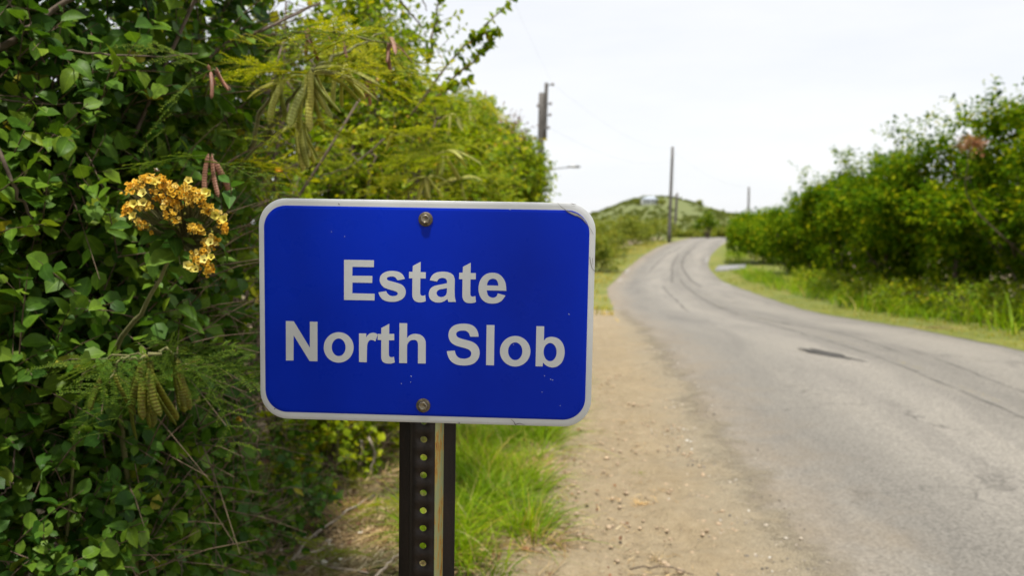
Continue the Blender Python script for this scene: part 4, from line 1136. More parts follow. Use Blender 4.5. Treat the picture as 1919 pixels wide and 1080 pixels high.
# lead trees: pods and feathery leaves
r_ = np.random.default_rng(8)
h1, h2, h3, h4 = at(585, 135, 2.15), at(565, 225, 2.2), at(640, 120, 2.3), at(530, 150, 2.2)
lead_tree('feathery tree with long pale pods hanging above the sign', (-1.35, 2.9),
          [[(-1.3, 2.9, 0), (-1.15, 2.75, .9), at(400, 380, 2.45), at(500, 260, 2.3), h2], [at(500, 260, 2.3), at(540, 190, 2.25), h1], [h1, at(620, 110, 2.25), at(720, 60, 2.5)], [at(470, 280, 2.35), at(500, 190, 2.3), h4]],
          [(h1, 5, 16, 'pod', .15, (.1, 0, 0)), (h2, 4, 11, 'pod', .14, (.1, 0, -.2)), (h3, 5, 5, 'pod', .12, (.2, 0, 0)), (h4, 4, 6, 'pod', .13, (-.15, 0, 0)), (at(690, 100, 2.6), 9, 0, 'pod', .1, (0, 0, 0)), (at(640, 60, 2.7), 8, 0, 'pod', .1, (0, 0, 0)), (at(470, 300, 2.5), 7, 0, 'pod', .1, (0, 0, 0))],
          FR_B, 31, .21)
k1, k2 = at(278, 668, 1.62), at(335, 675, 1.66)
lead_tree('feathery shrub with olive pods hanging left of the sign', (-1.2, 1.9),
          [[(-1.15, 1.95, 0), (-1.1, 1.9, .6), at(150, 720, 1.75), at(230, 665, 1.65), k1], [k1, at(310, 655, 1.63), k2, at(375, 690, 1.66)], [k1, at(230, 672, 1.6), at(205, 720, 1.6)]],
          [(k1, 6, 11, 'pod_dark', .165, (0, 0, -1.6)), (k2, 7, 6, 'pod_dark', .12, (.1, 0, -1.2)), (at(205, 700, 1.62), 3, 3, 'pod_dark', .11, (-.1, 0, -.5)), (at(375, 680, 1.68), 5, 2, 'pod', .08, (.2, 0, -.2)), (at(300, 720, 1.72), 5, 0, 'pod', .1, (0, 0, 0))],
          FR_D, 32, .15, rad=.0045)
g1, g2, g3 = at(835, 285, 3.9), at(800, 330, 3.9), at(865, 335, 4.1)
lead_tree('feathery tree with pale pod bunches at the top edge of the sign', (-1.05, 4.6),
          [[(-1.05, 4.6, 0), (-.95, 4.5, .9), at(700, 420, 4.2), at(770, 350, 4.0), g2], [at(770, 350, 4.0), at(800, 300, 3.95), g1], [at(740, 390, 4.1), at(820, 350, 4.1), g3]],
          [(g1, 7, 9, 'pod', .15, (.2, 0, 0)), (g2, 7, 10, 'pod', .15, (.1, 0, 0)), (g3, 6, 7, 'pod', .14, (.2, 0, 0)), (at(850, 215, 4.4), 7, 6, 'pod', .13, (0, 0, 0)), (at(740, 250, 4.0), 8, 3, 'pod', .13, (0, 0, 0)), (at(690, 330, 3.9), 8, 0, 'pod', .1, (0, 0, 0)), (at(880, 190, 4.8), 6, 3, 'pod', .12, (0, 0, 0))],
          FR_B, 33, .24)
d1, d2, d3, d4 = at(400, 130, 1.95), at(730, 80, 2.3), at(400, 290, 1.9), at(580, 55, 2.3)
lead_tree('feathery tree with dry brown pods in the upper hedge', (-1.5, 3.2),
          [[(-1.5, 3.2, 0), (-1.45, 3.1, 1.0), at(330, 420, 2.8), d3], [at(330, 420, 2.8), at(360, 220, 2.7), d1], [at(360, 220, 2.7), at(480, 110, 3.0), d4, d2]],
          [(d1, 2, 5, 'pod_dry', .065, (.3, 0, 0)), (d2, 2, 6, 'pod_dry', .085, (0, 0, -.3)), (d3, 2, 3, 'pod_dry', .11, (0, 0, -.8)), (d4, 2, 4, 'pod_dry', .08, (0, 0, -.3)), (at(650, 60, 2.3), 2, 2, 'pod_dry', .07, (0, 0, -1)), (at(690, 150, 2.6), 3, 3, 'pod_dry', .08, (0, 0, -.6)), (at(330, 250, 2.5), 5, 0, 'pod', .1, (0, 0, 0)), (at(300, 150, 2.5), 4, 0, 'pod', .1, (0, 0, 0))],
          FR_D, 34, .22)

# ---------------------------------------------------------------- flowering shrub with the big orange-yellow heads
def flower_mesh(name, mat, crumple, seed):
    r = np.random.default_rng(seed); n = 10; V = [(0, 0, -.35)]
    for q, (rad, z) in enumerate(((.16, -.12), (.30, .05), (.5, .16))):
        for i in range(n):
            a = i * 2 * math.pi / n; k = 1.0 if q < 2 else (1.12 if i % 2 == 0 else .84)
            V.append((rad * k * math.cos(a) + crumple * r.normal(), rad * k * math.sin(a) + crumple * r.normal(), z + crumple * 1.6 * r.normal() + (.05 if i % 2 and q == 2 else 0)))
    T = [(0, 1 + i, 1 + (i + 1) % n) for i in range(n)]
    Q = [(1 + q * n + i, 1 + q * n + (i + 1) % n, 1 + (q + 1) * n + (i + 1) % n, 1 + (q + 1) * n + i) for q in range(2) for i in range(n)]
    V = np.array(V); V = V[:, [0, 2, 1]] * np.array([1, 1, 1])      # opening along +Y
    return mesh_np(name, V, [np.array(T)[:, ::-1], np.array(Q)[:, ::-1]], None, True, [mat])


def petal_mat(name, stops, tr):
    return leaf_mat(name, stops, tr, veins=False, rough=.85, spec=.05, tint=(1.1, .95, .6))


M['petal_old'] = petal_mat('petal_old', [(0, (.66, .35, .03)), (.4, (.82, .52, .06)), (.75, (.88, .64, .13)), (1, (.88, .74, .26))], .45)
M['petal_new'] = petal_mat('petal_new', [(0, (.78, .66, .12)), (1, (.86, .77, .26))], .35)
M['flower_bud'] = petal_mat('flower_bud', [(0, (.25, .28, .05)), (1, (.45, .42, .10))], .3)
FL_O = [flower_mesh('flower', M['petal_old'], .065, s) for s in range(5)]
FL_N = [flower_mesh('flower', M['petal_new'], .012, s) for s in range(3)]
cb = np.array([-1.05, 2.15, 0.0])
fs = obj('flowering_shrub', None, loc=cb, label='shrub with a domed head of orange and pale yellow flowers left of the sign', cat='shrub')
YF = 1.62
fz2 = lambda x, y, dy=0: at(200 + x / 4.5, 300 + y / 4.5, YF + dy)
A = Acc(); hub = fz2(600, 640, .03)
A.tube(curve_pts([(-1.05, 2.15, -.05), (-1.0, 2.05, .6), at(215, 680, 1.85), at(245, 612, 1.74), at(290, 545, 1.67), hub], 20, .002, r_), np.linspace(.0085, .0032, 20), 7)
spines = [[(150, 260), (250, 190), (330, 165), (420, 150), (500, 200), (580, 225), (660, 255), (740, 275), (820, 320), (800, 400), (860, 430), (930, 455), (980, 540), (1000, 600)],
          [(390, 260), (450, 315), (520, 360), (610, 380)], [(140, 440), (170, 400), (240, 385), (320, 370), (360, 405)], [(235, 520), (290, 545), (350, 560)],
          [(500, 425), (570, 490), (600, 530)], [(690, 560), (760, 575), (800, 615)], [(905, 650), (925, 690), (830, 695), (865, 740), (820, 780), (730, 800), (790, 850), (850, 880), (885, 905), (830, 960)],
          [(620, 280), (680, 330), (760, 350)], [(250, 250), (300, 210)], [(470, 230), (560, 290)]]
r5 = np.random.default_rng(55)
for sp_ in spines:
    sp_ = np.array(sp_, float); L = np.concatenate([[0], np.cumsum(np.linalg.norm(np.diff(sp_, axis=0), axis=1))])
    nfl = int(L[-1] / 6) + 5
    for t in np.linspace(0, L[-1], nfl):
        x = np.interp(t, L, sp_[:, 0]) + r5.normal(0, 20); y = np.interp(t, L, sp_[:, 1]) + r5.normal(0, 20)
        dome = -.05 * math.cos((x - 560) / 480 * 1.4) * .9
        P = fz2(x, y, dome + r5.normal(0, .012)); D = nrm(P - hub + np.array([0, -.08, .05])) + r5.normal(0, .35, 3) + np.array([0, -.55, .1])
        put('flower', FL_O[int(r5.integers(5))], fs, cb, P, D, r5.normal(size=3), .0100 * r5.uniform(.6, 1.2))
        if r5.random() < .8: A.tube(curve_pts([hub + r5.normal(0, .004, 3), (hub + P) / 2 + np.array([0, .02, -.01]), P], 5), [.0016, .0012, .001, .0008, .0006], 4, False)
BUD = mesh_np('bud', *(lambda v, q: (v[:, [0, 2, 1]], q))(*lathe([(.02, -.3), (.22, -.1), (.26, .12), (.12, .34), (.01, .4)], 6)), None, True, [M['flower_bud']])
for q in range(110):
    sp_ = spines[int(r5.integers(len(spines)))]; x, y = sp_[int(r5.integers(len(sp_)))]
    P = fz2(x + r5.normal(0, 32), y + r5.normal(0, 32), -.04 + r5.normal(0, .01)); put('bud', BUD, fs, cb, P, np.array([r5.normal(0, .4), -.7, .6]), r5.normal(size=3), .0085 * r5.uniform(.6, 1.2))
for x, y in [(450, 165), (690, 172), (825, 268), (850, 280), (228, 370), (305, 360), (305, 282), (915, 465), (990, 500), (820, 842), (880, 822), (680, 890), (712, 903), (752, 922), (872, 695), (400, 190), (225, 475)]:
    P = fz2(x, y, -.055); put('flower', FL_N[int(r5.integers(3))], fs, cb, P, np.array([r5.normal(0, .35), -1, .45 + r5.normal(0, .25)]), r5.normal(size=3), .0170 * r5.uniform(.9, 1.15))
# leaves of the flower stem: base and tip in view
for (x0, y0), (x1, y1), wdt in [((655, 760), (330, 890), .8), ((590, 610), (240, 720), .75), ((210, 690), (60, 560), .6), ((560, 600), (600, 740), .9), ((830, 540), (640, 500), .55), ((940, 690), (1085, 830), .9), ((930, 850), (1080, 810), .9),
                                ((470, 430), (400, 360), .9), ((220, 560), (75, 510), .9), ((600, 600), (500, 500), .8), ((640, 650), (760, 720), .7), ((560, 640), (400, 590), .7), ((700, 660), (640, 800), .8), ((760, 560), (880, 640), .7),
                                ((620, 880), (690, 1010), .85), ((820, 640), (960, 610), .6), ((330, 560), (240, 480), .8), ((480, 560), (300, 640), .8), ((1040, 190), (940, 130), .7), ((1050, 230), (1160, 180), .8), ((1060, 240), (1000, 300), .8), ((640, 700), (440, 760), .8), ((560, 520), (440, 500), .8)]:
    a_, b_ = fz2(x0, y0, r5.uniform(-.02, .03)), fz2(x1, y1, r5.uniform(-.05, .03)); L = np.linalg.norm(b_ - a_)
    put('leaf', LEAFVAR['leaf_cordia'][int(r5.integers(5))], fs, cb, a_, b_ - a_, np.array([.1, -.6, .8]) + r5.normal(0, .25, 3), L, 1.15 * wdt)
    A.tube(curve_pts([hub + r5.normal(0, .01, 3) if abs(x0) < 1000 else fz2(1050, 300), a_], 4), .0012, 4, False)
obj('stem', A.mesh('stem', [M['twig_green']], cb), fs)
# single lantana-like heads further in
for i, (px, py, Y, lab) in enumerate([(523, 319, 2.6, 'single small orange flower head above the left end of the sign'), (448, 788, 2.6, 'tiny orange flower head low in the hedge left of the sign bottom')]):
    c = at(px, py, Y); t = obj('flower_head', None, loc=c, label=lab, cat='flower')
    for q in range(12):
        a_, e_ = r5.uniform(0, 6.28), r5.uniform(-.2, 1.2); D = np.array([math.cos(a_) * math.cos(e_), math.sin(a_) * math.cos(e_), math.sin(e_)])
        put('flower', FL_O[q % 5], t, c, c + D * .008, D, r5.normal(size=3), .011)
    A = Acc(); A.tube(curve_pts([c, c + np.array([-.02, .05, -.08]), c + np.array([-.05, .16, -.2])], 6), .0012, 4); obj('stalk', A.mesh('stalk', [M['twig_green']], c), t)

# small bee over the flowers
c = at(294, 320, 1.58); bee = obj('bee', None, loc=c, label='small brown bee hovering over the flower head', cat='bee')
V, Q = lathe([(.0001, -.006), (.0014, -.0045), (.0020, -.002), (.0016, 0), (.0018, .0014), (.0014, .003), (.0013, .0036), (.0012, .005), (.0001, .0058)], 10)
Vb = V[:, [2, 1, 0]]; obj('body', mesh_np('body', Vb, Q, None, True, [plain('bee_body', (.10, .05, .02), .6)]), bee)
mw = plain('bee_wing', (.45, .42, .38), .3)
for s in (-1, 1):
    Vw = np.array([(.001, 0, .001), (.0005, s * .003, .0035), (-.0035, s * .006, .006), (-.0045, s * .004, .0045), (-.002, s * .001, .002)])
    obj('wing', mesh_np('wing', Vw, [np.array([(0, 1, 2), (0, 2, 3), (0, 3, 4)])], None, False, [mw]), bee)

# ---------------------------------------------------------------- grass, litter, stones
def blades(P, D, L, Wd, bend, k=4):
    """curved grass blades as strips; P roots, D start directions"""
    n = len(P); t = np.linspace(0, 1, k + 1)
    side = nrm(np.cross(D, rng.normal(0, .3, (n, 3)) + np.array([0, 0, 1.])))
    hz = D * np.array([1, 1, 0]); hz = nrm(hz + rng.normal(0, .05, (n, 3)) * np.array([1, 1, 0]))
    C = P[:, None] + (L[:, None] * t)[..., None] * D[:, None] + (L[:, None] * bend[:, None] * t**2)[..., None] * (hz * .8 + np.array([0, 0, -.75]))[:, None]
    w = Wd[:, None] * (1 - t**1.6)[None] * .5
    V = np.concatenate([C[:, :-1] - side[:, None] * w[:, :-1, None], C[:, :-1] + side[:, None] * w[:, :-1, None], C[:, -1:]], 1)
    i = np.arange(k - 1); tip = 2 * k
    T = np.concatenate([np.stack([i, i + k, i + k + 1], -1), np.stack([i, i + k + 1, i + 1], -1), [[k - 1, 2 * k - 1, tip]]])
    T = (T[None] + (np.arange(n) * (2 * k + 1))[:, None, None]).reshape(-1, 3)
    return V.reshape(-1, 3), T


def grass(name, label, roots, L, width, mat, lean=.35, bend=.5, cat='grass'):
    L = np.broadcast_to(np.asarray(L, float), (len(roots),)) * np.where((roots[:, 1] > 41.5) & (roots[:, 1] < 50.5) & (roots[:, 0] > rx(roots[:, 1]) + .3) & (roots[:, 0] < rx(roots[:, 1]) + 3.2), .25, 1.0)
    n = len(roots); a = rng.uniform(0, 6.28, n); le_ = lean * rng.random(n)**.6
    D = nrm(np.stack([np.cos(a) * le_, np.sin(a) * le_, np.ones(n)], -1))
    V, T = blades(roots, D, L * rng.uniform(.45, 1.15, n), width * rng.uniform(.6, 1.3, n), bend * rng.uniform(.2, 1.3, n))
    return obj(name, mesh_np(name, V, T, None, True, [M[mat]]), label=label, cat=cat, kind='stuff')


def scatter(n, x0, x1, y0, y1, f=None):
    P = np.stack([rng.uniform(x0, x1, n), rng.uniform(y0, y1, n), np.zeros(n)], -1)
    if f is not None: P = P[f(P)]
    P[:, 2] = gz(P[:, 1]); return P


# lush clump right of the post
def clump(P):
    x, y = P[:, 0], P[:, 1]
    right = np.interp(y, [3.4, 3.9, 4.6, 5.6, 7, 9], [.02, .12, .18, .32, .46, .50]) + .25 * (fbm(np.stack([y * 1.7, x * 0, x * 0], -1)) - .5)
    left = np.interp(y, [3.4, 4.0, 5, 6.5, 9], [-.36, -.46, -.5, -.45, -.3])
    return (x < right) & (x > left) & (fbm(P * 3.0, 2) > .36)


C_ = scatter(900, -.6, .7, 3.4, 8.5, clump); R_, D_, L_, W_ = [], [], [], []
for c_ in C_:
    k_ = int(rng.integers(22, 60)); hh = rng.uniform(.16, .46); sp_ = rng.uniform(.02, .055)
    q = rng.normal(0, sp_, (k_, 2)); R_.append(np.column_stack([c_[0] + q[:, 0], c_[1] + q[:, 1], np.full(k_, c_[2])]))
    D_.append(nrm(np.column_stack([q / sp_ * rng.uniform(.1, .5) + rng.normal(0, .12, (k_, 2)) + rng.normal(0, .12, 2), np.ones(k_)]))); L_.append(hh * rng.uniform(.45, 1.15, k_)); W_.append(rng.uniform(.003, .0085, k_))
R_, D_, L_, W_ = (np.concatenate(x) for x in (R_, D_, L_, W_))
V, T = blades(R_, D_, L_, W_, rng.uniform(.15, 1.1, len(R_)))
obj('grass', mesh_np('grass', V, T, None, True, [M['grass']]), label='lush green grass clump right of the sign post', cat='grass', kind='stuff')
R_ = scatter(700, -.5, .5, 3.4, 6.5, clump)
grass('seed_grass', 'tall thin straw stalks standing in the green grass clump', R_, .38, .0025, 'straw', .5, .5)
R_ = scatter(2600, -.5, .75, 3.3, 9, lambda P: (P[:, 0] > np.interp(P[:, 1], [3.3, 4, 5, 7, 9], [-.2, -.05, .05, .3, .3])) & (P[:, 0] < np.interp(P[:, 1], [3.3, 4, 5, 7, 9], [.18, .28, .38, .62, .7])))
grass('dry_grass', 'thin dry straw coloured grass along the dirt edge', R_, .16, .004, 'straw', .9, .8)
R_ = scatter(2200, -1.6, -.3, 2.7, 6, lambda P: fbm(P * 2.2 + 4, 3) > .60)
grass('grass', 'sparse green grass shoots in the litter left of the post', R_, .11, .006, 'grass', .8, .7)
R_ = scatter(1500, -1.0, -.2, 2.75, 3.15)
grass('grass', 'green grass shoots at the bottom edge left of the post', R_, .12, .008, 'grass', .8, .7)
# verges
R_ = scatter(60000, 5, 16, 5, 50, lambda P: (P[:, 0] > rx(P[:, 1]) + .12) & (P[:, 0] < rx(P[:, 1]) + 1.3) & (fbm(P * .8, 3) > .42)); R_ = R_[rng.random(len(R_)) < np.interp(R_[:, 1], [5, 20, 50], [1, .55, .35])]
grass('verge_grass', 'short yellow green grass along the right road edge', R_, np.interp(R_[:, 1], [5, 50], [.11, .2]), .012, 'grass_dry', .8, .6)
R_ = scatter(60000, 6, 19, 5, 60, lambda P: (P[:, 0] > rx(P[:, 1]) + .95 + .5 * (fbm(P * .7, 2) - .3)) & (P[:, 0] < rx(P[:, 1]) + 2.6)); R_ = R_[rng.random(len(R_)) < np.interp(R_[:, 1], [5, 20, 60], [1, .6, .35])]
grass('tall_grass', 'taller green grass in front of the right bushes', R_, np.interp(R_[:, 1], [5, 12, 40], [.6, .75, .95]) * (.6 + .8 * fbm(R_ * .5, 2)), .022, 'grass', .5, .7)
R_ = scatter(60000, 1, 17, 15, 86, lambda P: (P[:, 0] < lx(P[:, 1]) - .1) & (P[:, 0] > lx(P[:, 1]) - 2.6) & (fbm(P * .6, 3) > .38)); R_ = R_[rng.random(len(R_)) < .4]
grass('verge_grass', 'yellowish grass along the left edge of the far road', R_, .28, .03, 'grass_straw', .7, .6)

# straw and dead leaf litter
P = scatter(26000, -1.9, .25, 2.5, 6.2, lambda P: (P[:, 0] < np.interp(P[:, 1], [2.5, 6], [.25, .35])) & (fbm(P * 1.8, 3) > .36)); n = len(P)
P[:, 2] += rng.uniform(.0, .03, n); a = rng.normal(.6, .9, n); D = nrm(np.stack([np.cos(a), np.sin(a), rng.normal(0, .14, n)], -1))
V, T = blades(P, D, rng.uniform(.04, .28, n), rng.uniform(.002, .008, n), rng.normal(0, .15, n), 3)
obj('straw', mesh_np('straw', V, T, None, True, [M['straw']]), label='dry straw and stalks covering the ground left of the post', cat='straw', kind='stuff')
P = scatter(5200, -.3, 1.0, 2.5, 8, lambda P: (P[:, 0] < lx(P[:, 1]) - .25 - .9 * rng.random(len(P))**1.6) & (P[:, 0] > -.05) & (fbm(P * 2.4 + 2, 3) > .45)); n = len(P)
P[:, 2] += rng.uniform(.012, .035, n); a = rng.uniform(0, 6.28, n); D = nrm(np.stack([np.cos(a), np.sin(a), rng.normal(.05, .2, n)], -1))
V, T = blades(P, D, rng.uniform(.015, .07, n), rng.uniform(.0015, .005, n), rng.normal(0, .2, n), 3)
obj('straw', mesh_np('straw', V, T, None, True, [M['straw']]), label='short dry straw bits strewn over the dirt shoulder', cat='straw', kind='stuff')
P = scatter(1500, -1.7, .9, 2.5, 6, lambda P: P[:, 0] < lx(P[:, 1]) - .5 - .9 * rng.random(len(P))**.7); n = len(P); P[:, 2] += rng.uniform(.012, .03, n)
a = rng.uniform(0, 6.28, n); D = nrm(np.stack([np.cos(a), np.sin(a), rng.normal(0, .2, n)], -1)); Nn = nrm(np.array([0, 0, 1.]) + rng.normal(0, .35, (n, 3))); Nn = nrm(Nn - D * (Nn * D).sum(-1, keepdims=True))
V, T, uv = leaves_mesh([P, D, Nn, rng.uniform(.012, .045, n), rng.uniform(.5, .9, n), rng.uniform(-.2, .4, n), rng.uniform(0, .5, n)], L_MED)
obj('leaf_litter', mesh_np('leaf_litter', V, T, uv, True, [M['leaf_dry']]), label='small dead brown leaves lying on the soil', cat='leaf litter', kind='stuff')


def stones(n, sampler, smin, smax, name, label, mats):
    A = Acc(); ico = np.array([(0, 0, 1), (.89, 0, .45), (.28, .85, .45), (-.72, .53, .45), (-.72, -.53, .45), (.28, -.85, .45), (.72, .53, -.45), (-.28, .85, -.45), (-.89, 0, -.45), (-.28, -.85, -.45), (.72, -.53, -.45), (0, 0, -1)])
    tri = np.array([(0, 1, 2), (0, 2, 3), (0, 3, 4), (0, 4, 5), (0, 5, 1), (1, 6, 2), (2, 7, 3), (3, 8, 4), (4, 9, 5), (5, 10, 1), (2, 6, 7), (3, 7, 8), (4, 8, 9), (5, 9, 10), (1, 10, 6), (6, 11, 7), (7, 11, 8), (8, 11, 9), (9, 11, 10), (10, 11, 6)])
    P = sampler(n); n = len(P); s = smin + (smax - smin) * rng.random(n)**3
    V = P[:, None] + ico[None] * (1 + rng.normal(0, .18, (n, 12, 1))) * s[:, None, None] * np.stack([rng.uniform(.7, 1.3, n), rng.uniform(.7, 1.3, n), rng.uniform(.45, .8, n)], -1)[:, None]
    T = (tri[None] + (np.arange(n) * 12)[:, None, None]).reshape(-1, 3)
    obj(name, mesh_np(name, V.reshape(-1, 3), T, None, False, [mats]), label=label, cat='gravel', kind='stuff')


m, nt, b = new_mat('gravel'); g = nt.nodes.new('ShaderNodeNewGeometry')
nt.links.new(ramp(nt, g.outputs['Random Per Island'], [(0, (.07, .065, .06)), (.45, (.22, .19, .16)), (.8, (.40, .34, .27)), (1, (.6, .58, .54))]), b.inputs['Base Color']); b.inputs['Roughness'].default_value = .9; M['gravel'] = m


def edge_pts(n):
    y = 2.4 + 8 * rng.random(n)**1.5; x = lx(y) + rng.normal(.02, .16, n); return np.stack([x, y, gz(y) + .014], -1)


stones(1500, edge_pts, .003, .011, 'gravel', 'loose dark gravel along the left road edge', M['gravel'])


def dirt_pts(n):
    y = 2.4 + 6 * rng.random(n)**1.4; x = lx(y) - 1.05 + 1.0 * rng.random(n); return np.stack([x, y, gz(y) + .016], -1)


stones(1700, dirt_pts, .003, .018, 'gravel', 'small scattered clods and pebbles on the sandy shoulder', plain('clod', (.36, .27, .18), .95, var=.4, scale=60))
stones(14, lambda n: np.stack([rng.uniform(-1.1, -.75, n), rng.uniform(3.5, 3.9, n), np.full(n, .02)], -1), .01, .022, 'gravel', 'few white limestone chips in the litter', plain('white_stone', (.62, .58, .52), .9))

# tufts on the shoulder
M['tuft'] = M['straw']
for i, (px, py, lab) in enumerate([(1195, 893, 'upper dry tuft in the middle of the dirt shoulder'), (1209, 915, 'dark dry tuft right of the others on the dirt shoulder'), (1233, 928, 'reddish dry tuft nearest the road on the shoulder'), (1200, 950, 'lower dry tuft on the dirt shoulder'), (1168, 797, 'flat straw tuft on the dirt beside the sign edge'), (1236, 1055, 'dry tuft at the bottom edge of the dirt')]):
    d = ray(px, py); c = CAM + d * (-CAMH / d[2]); n = 46
    R_ = c + rng.normal(0, .018, (n, 3)) * np.array([1, 1, 0]); R_[:, 2] = .01
    a = rng.uniform(0, 6.28, n); D = nrm(np.stack([np.cos(a), np.sin(a), rng.uniform(.3, 1.2, n)], -1))
    V, T = blades(R_ - c, D, rng.uniform(.03, .075, n), np.full(n, .003), rng.uniform(.2, .8, n), 3)
    obj('grass_tuft', mesh_np('grass_tuft', V, T, None, True, [M['straw' if i != 0 else 'grass_dry']]), loc=c, label=lab, cat='tuft', group='dry tufts on the shoulder')

# sticks on the ground
for pts, rad, lab, mt in [([(545, 1055), (590, 1000), (650, 960), (700, 930)], .008, 'long grey brown stick lying left of the post', 'wood_grey'), ([(540, 1052), (590, 1035), (625, 1022)], .007, 'pale dry stick touching the long stick', 'wood_grey'),
                          ([(700, 1085), (730, 1055), (755, 1035)], .006, 'pale straw stick ending at the foot of the post', 'wood_grey'), ([(590, 1060), (640, 1068), (690, 1075)], .005, 'short pale stick at the bottom edge', 'wood_grey'),
                          ([(670, 880), (680, 845), (675, 825)], .010, 'bleached twig standing in the shrub base left of the post', 'wood_grey'), ([(690, 820), (702, 845), (698, 875), (684, 895)], .009, 'curved bleached twig beside the shrub base', 'wood_grey'),
                          ([(1180, 1068), (1240, 1062), (1300, 1078)], .004, 'thin dark twig on the dirt at the bottom edge', 'bark'), ([(900, 820), (935, 812), (960, 806)], .010, 'pale dead leaf stalk in the grass under the sign', 'wood_grey')]:
    P = []
    for q, (px, py) in enumerate(pts):
        d = ray(px, py); c = CAM + d * (-(CAMH - .03 - .012 * (q == 1)) / d[2]); P.append(c)
    if 'twig standing' in lab or 'curved bleached' in lab:
        P = [at(px, py, 4.75) for px, py in pts]
    A = Acc(); A.tube(curve_pts(P, 10, .004, rng), np.linspace(rad, rad * .6, 10), 6)
    obj('stick', A.mesh('stick', [M[mt]], P[0]), loc=P[0], label=lab, cat='stick')

# seedlings with feathery leaves around the litter patch
for i, (px, py, n, fl, lab) in enumerate([(722, 985, 9, .20, 'fern-like seedling just left of the post'), (600, 1085, 8, .20, 'fern-like seedling at the bottom edge below the litter'), (470, 1078, 8, .22, 'fern-like seedling at the bottom edge by the creeper'), (650, 935, 6, .14, 'small seedling at the far edge of the litter'), (548, 1005, 5, .09, 'tiny bright seedling in the litter by the creeper')]):
    d = ray(px, py); c = CAM + d * (-CAMH / d[2]); t = obj('seedling', None, loc=c, label=lab, cat='seedling', group='seedlings in the litter')
    A = Acc(); A.tube([c, c + np.array([.005, 0, .05]), c + np.array([0, .01, .11])], [.003, .0025, .002], 5); obj('stem', A.mesh('stem', [M['twig_green']], c), t)
    r9 = np.random.default_rng(90 + i)
    for q in range(n):
        a = q * 2.4 + r9.uniform(0, 1); put('leaf', FR_B[int(r9.integers(2))], t, c, c + np.array([0, 0, .05 + .06 * q / n]), np.array([math.cos(a), math.sin(a), r9.uniform(.1, .7)]), np.array([0, 0, 1.]) + r9.normal(0, .15, 3), fl * r9.uniform(.7, 1.1))

# ---------------------------------------------------------------- thicket right of the road
def right_clip(P):
    return P[..., 0] > rx(P[..., 1]) + 1.15


right = [  # label, distance, lateral offset from the road edge, height, half width, seed
    ('tall dense bush at the right edge of the photo', 11.2, 4.2, 4.35, 1.9), ('broad bush with yellow leaf sprays second from the right edge', 13.6, 3.8, 4.3, 1.8),
    ('dense bush with a high ragged crown third from the right edge', 16.6, 3.9, 4.6, 1.9), ('spreading bush left of the highest crown in the right thicket', 20.0, 3.7, 4.4, 1.9),
    ('bush with thin sprigs against the sky midway along the right thicket', 24.0, 3.6, 4.2, 1.9), ('round dark bush where the right thicket drops in height', 29.0, 3.7, 4.1, 2.0),
    ('lower bush at the left shoulder of the right thicket', 35.0, 3.6, 3.3, 1.9), ('low round bush beside the concrete slab', 42.0, 4.2, 3.0, 2.0),
    ('dark bush beyond the concrete slab', 51.0, 4.0, 3.0, 2.2), ('dark bush at the inside of the far bend', 61.0, 3.4, 2.9, 2.2), ('last dark bush on the right before the crest', 75.0, 2.8, 2.6, 2.0)]
for q, (lab, Y, off, h, w) in enumerate(right):
    r6 = np.random.default_rng(600 + q); X = float(rx(Y)) + off; g0 = float(gz(Y)); bl = []
    for j in range(24):
        a = r6.uniform(0, 6.28); rr_ = w * r6.uniform(.1, 1.0); hh = h * (.36 + .60 * r6.random()**.8 * (1.12 - .5 * rr_ / w))
        bl.append(((X - .2 + math.cos(a) * rr_, Y + math.sin(a) * rr_ * .9, g0 + hh), (w * r6.uniform(.26, .46), w * r6.uniform(.26, .46), h * r6.uniform(.04, .07))))
    bl.append(((X + .3, Y, g0 + h * .50), (w * .5, w * .6, h * .30))); bl.append(((X + .5, Y, g0 + h * .25), (w * .6, w * .8, h * .22)))
    # ragged top sprigs
    for j in range(11): bl.append(((X + r6.normal(0, w * .5), Y + r6.normal(0, w * .45), g0 + h * r6.uniform(.84, 1.08)), (.16, .16, .2)))
    ls = np.interp(Y, [10, 30, 75], [.145, .19, .30])
    bush('thicket_bush', lab, (X, Y), bl, int(np.interp(Y, [10, 30, 75], [4600, 3200, 1300])), 'leaf_right', ls, .75, 8, np.interp(Y, [10, 75], [.45, .8]), tm=L_LOW, seed=700 + q, clip=right_clip,
         stems=7, stem_r=.035, gap=.40, gapscale=.75, group='bushes of the right thicket', shell=.15, up=1.5, twigs=False, outw=.5)
r6 = np.random.default_rng(77)
bl = [((float(rx(Y)) + o, Y, float(gz(Y)) + .3), (.7, 1.0, .38)) for Y, o in [(8.5, 2.4), (10, 2.3), (11.6, 2.3), (13.2, 2.2), (15, 2.2), (17, 2.3), (19.5, 2.2), (22, 2.3), (25, 2.2), (28.5, 2.3)]]
t = bush('undergrowth', 'low leafy undergrowth at the foot of the right thicket', (float(rx(14)) + 2.3, 14), bl, 2600, 'leaf_bright', .10, .9, 8, .35, tm=L_LOW, seed=78, clip=lambda P: P[..., 0] > rx(P[..., 1]) + .9, stems=0 + 8, stem_r=.008, gap=.36, cat='undergrowth', shell=.3)
bush('dry_shrub', 'brown withered clump high in the right thicket', (float(rx(14)) + 3.9, 14.2), [B(1825, 276, 12.6, (.16, .2, .09)), B(1812, 268, 12.5, (.12, .15, .07))], 60, 'leaf_dry', .06, .7, 8, .12, tm=L_LOW, seed=79, stems=1, gap=.2)
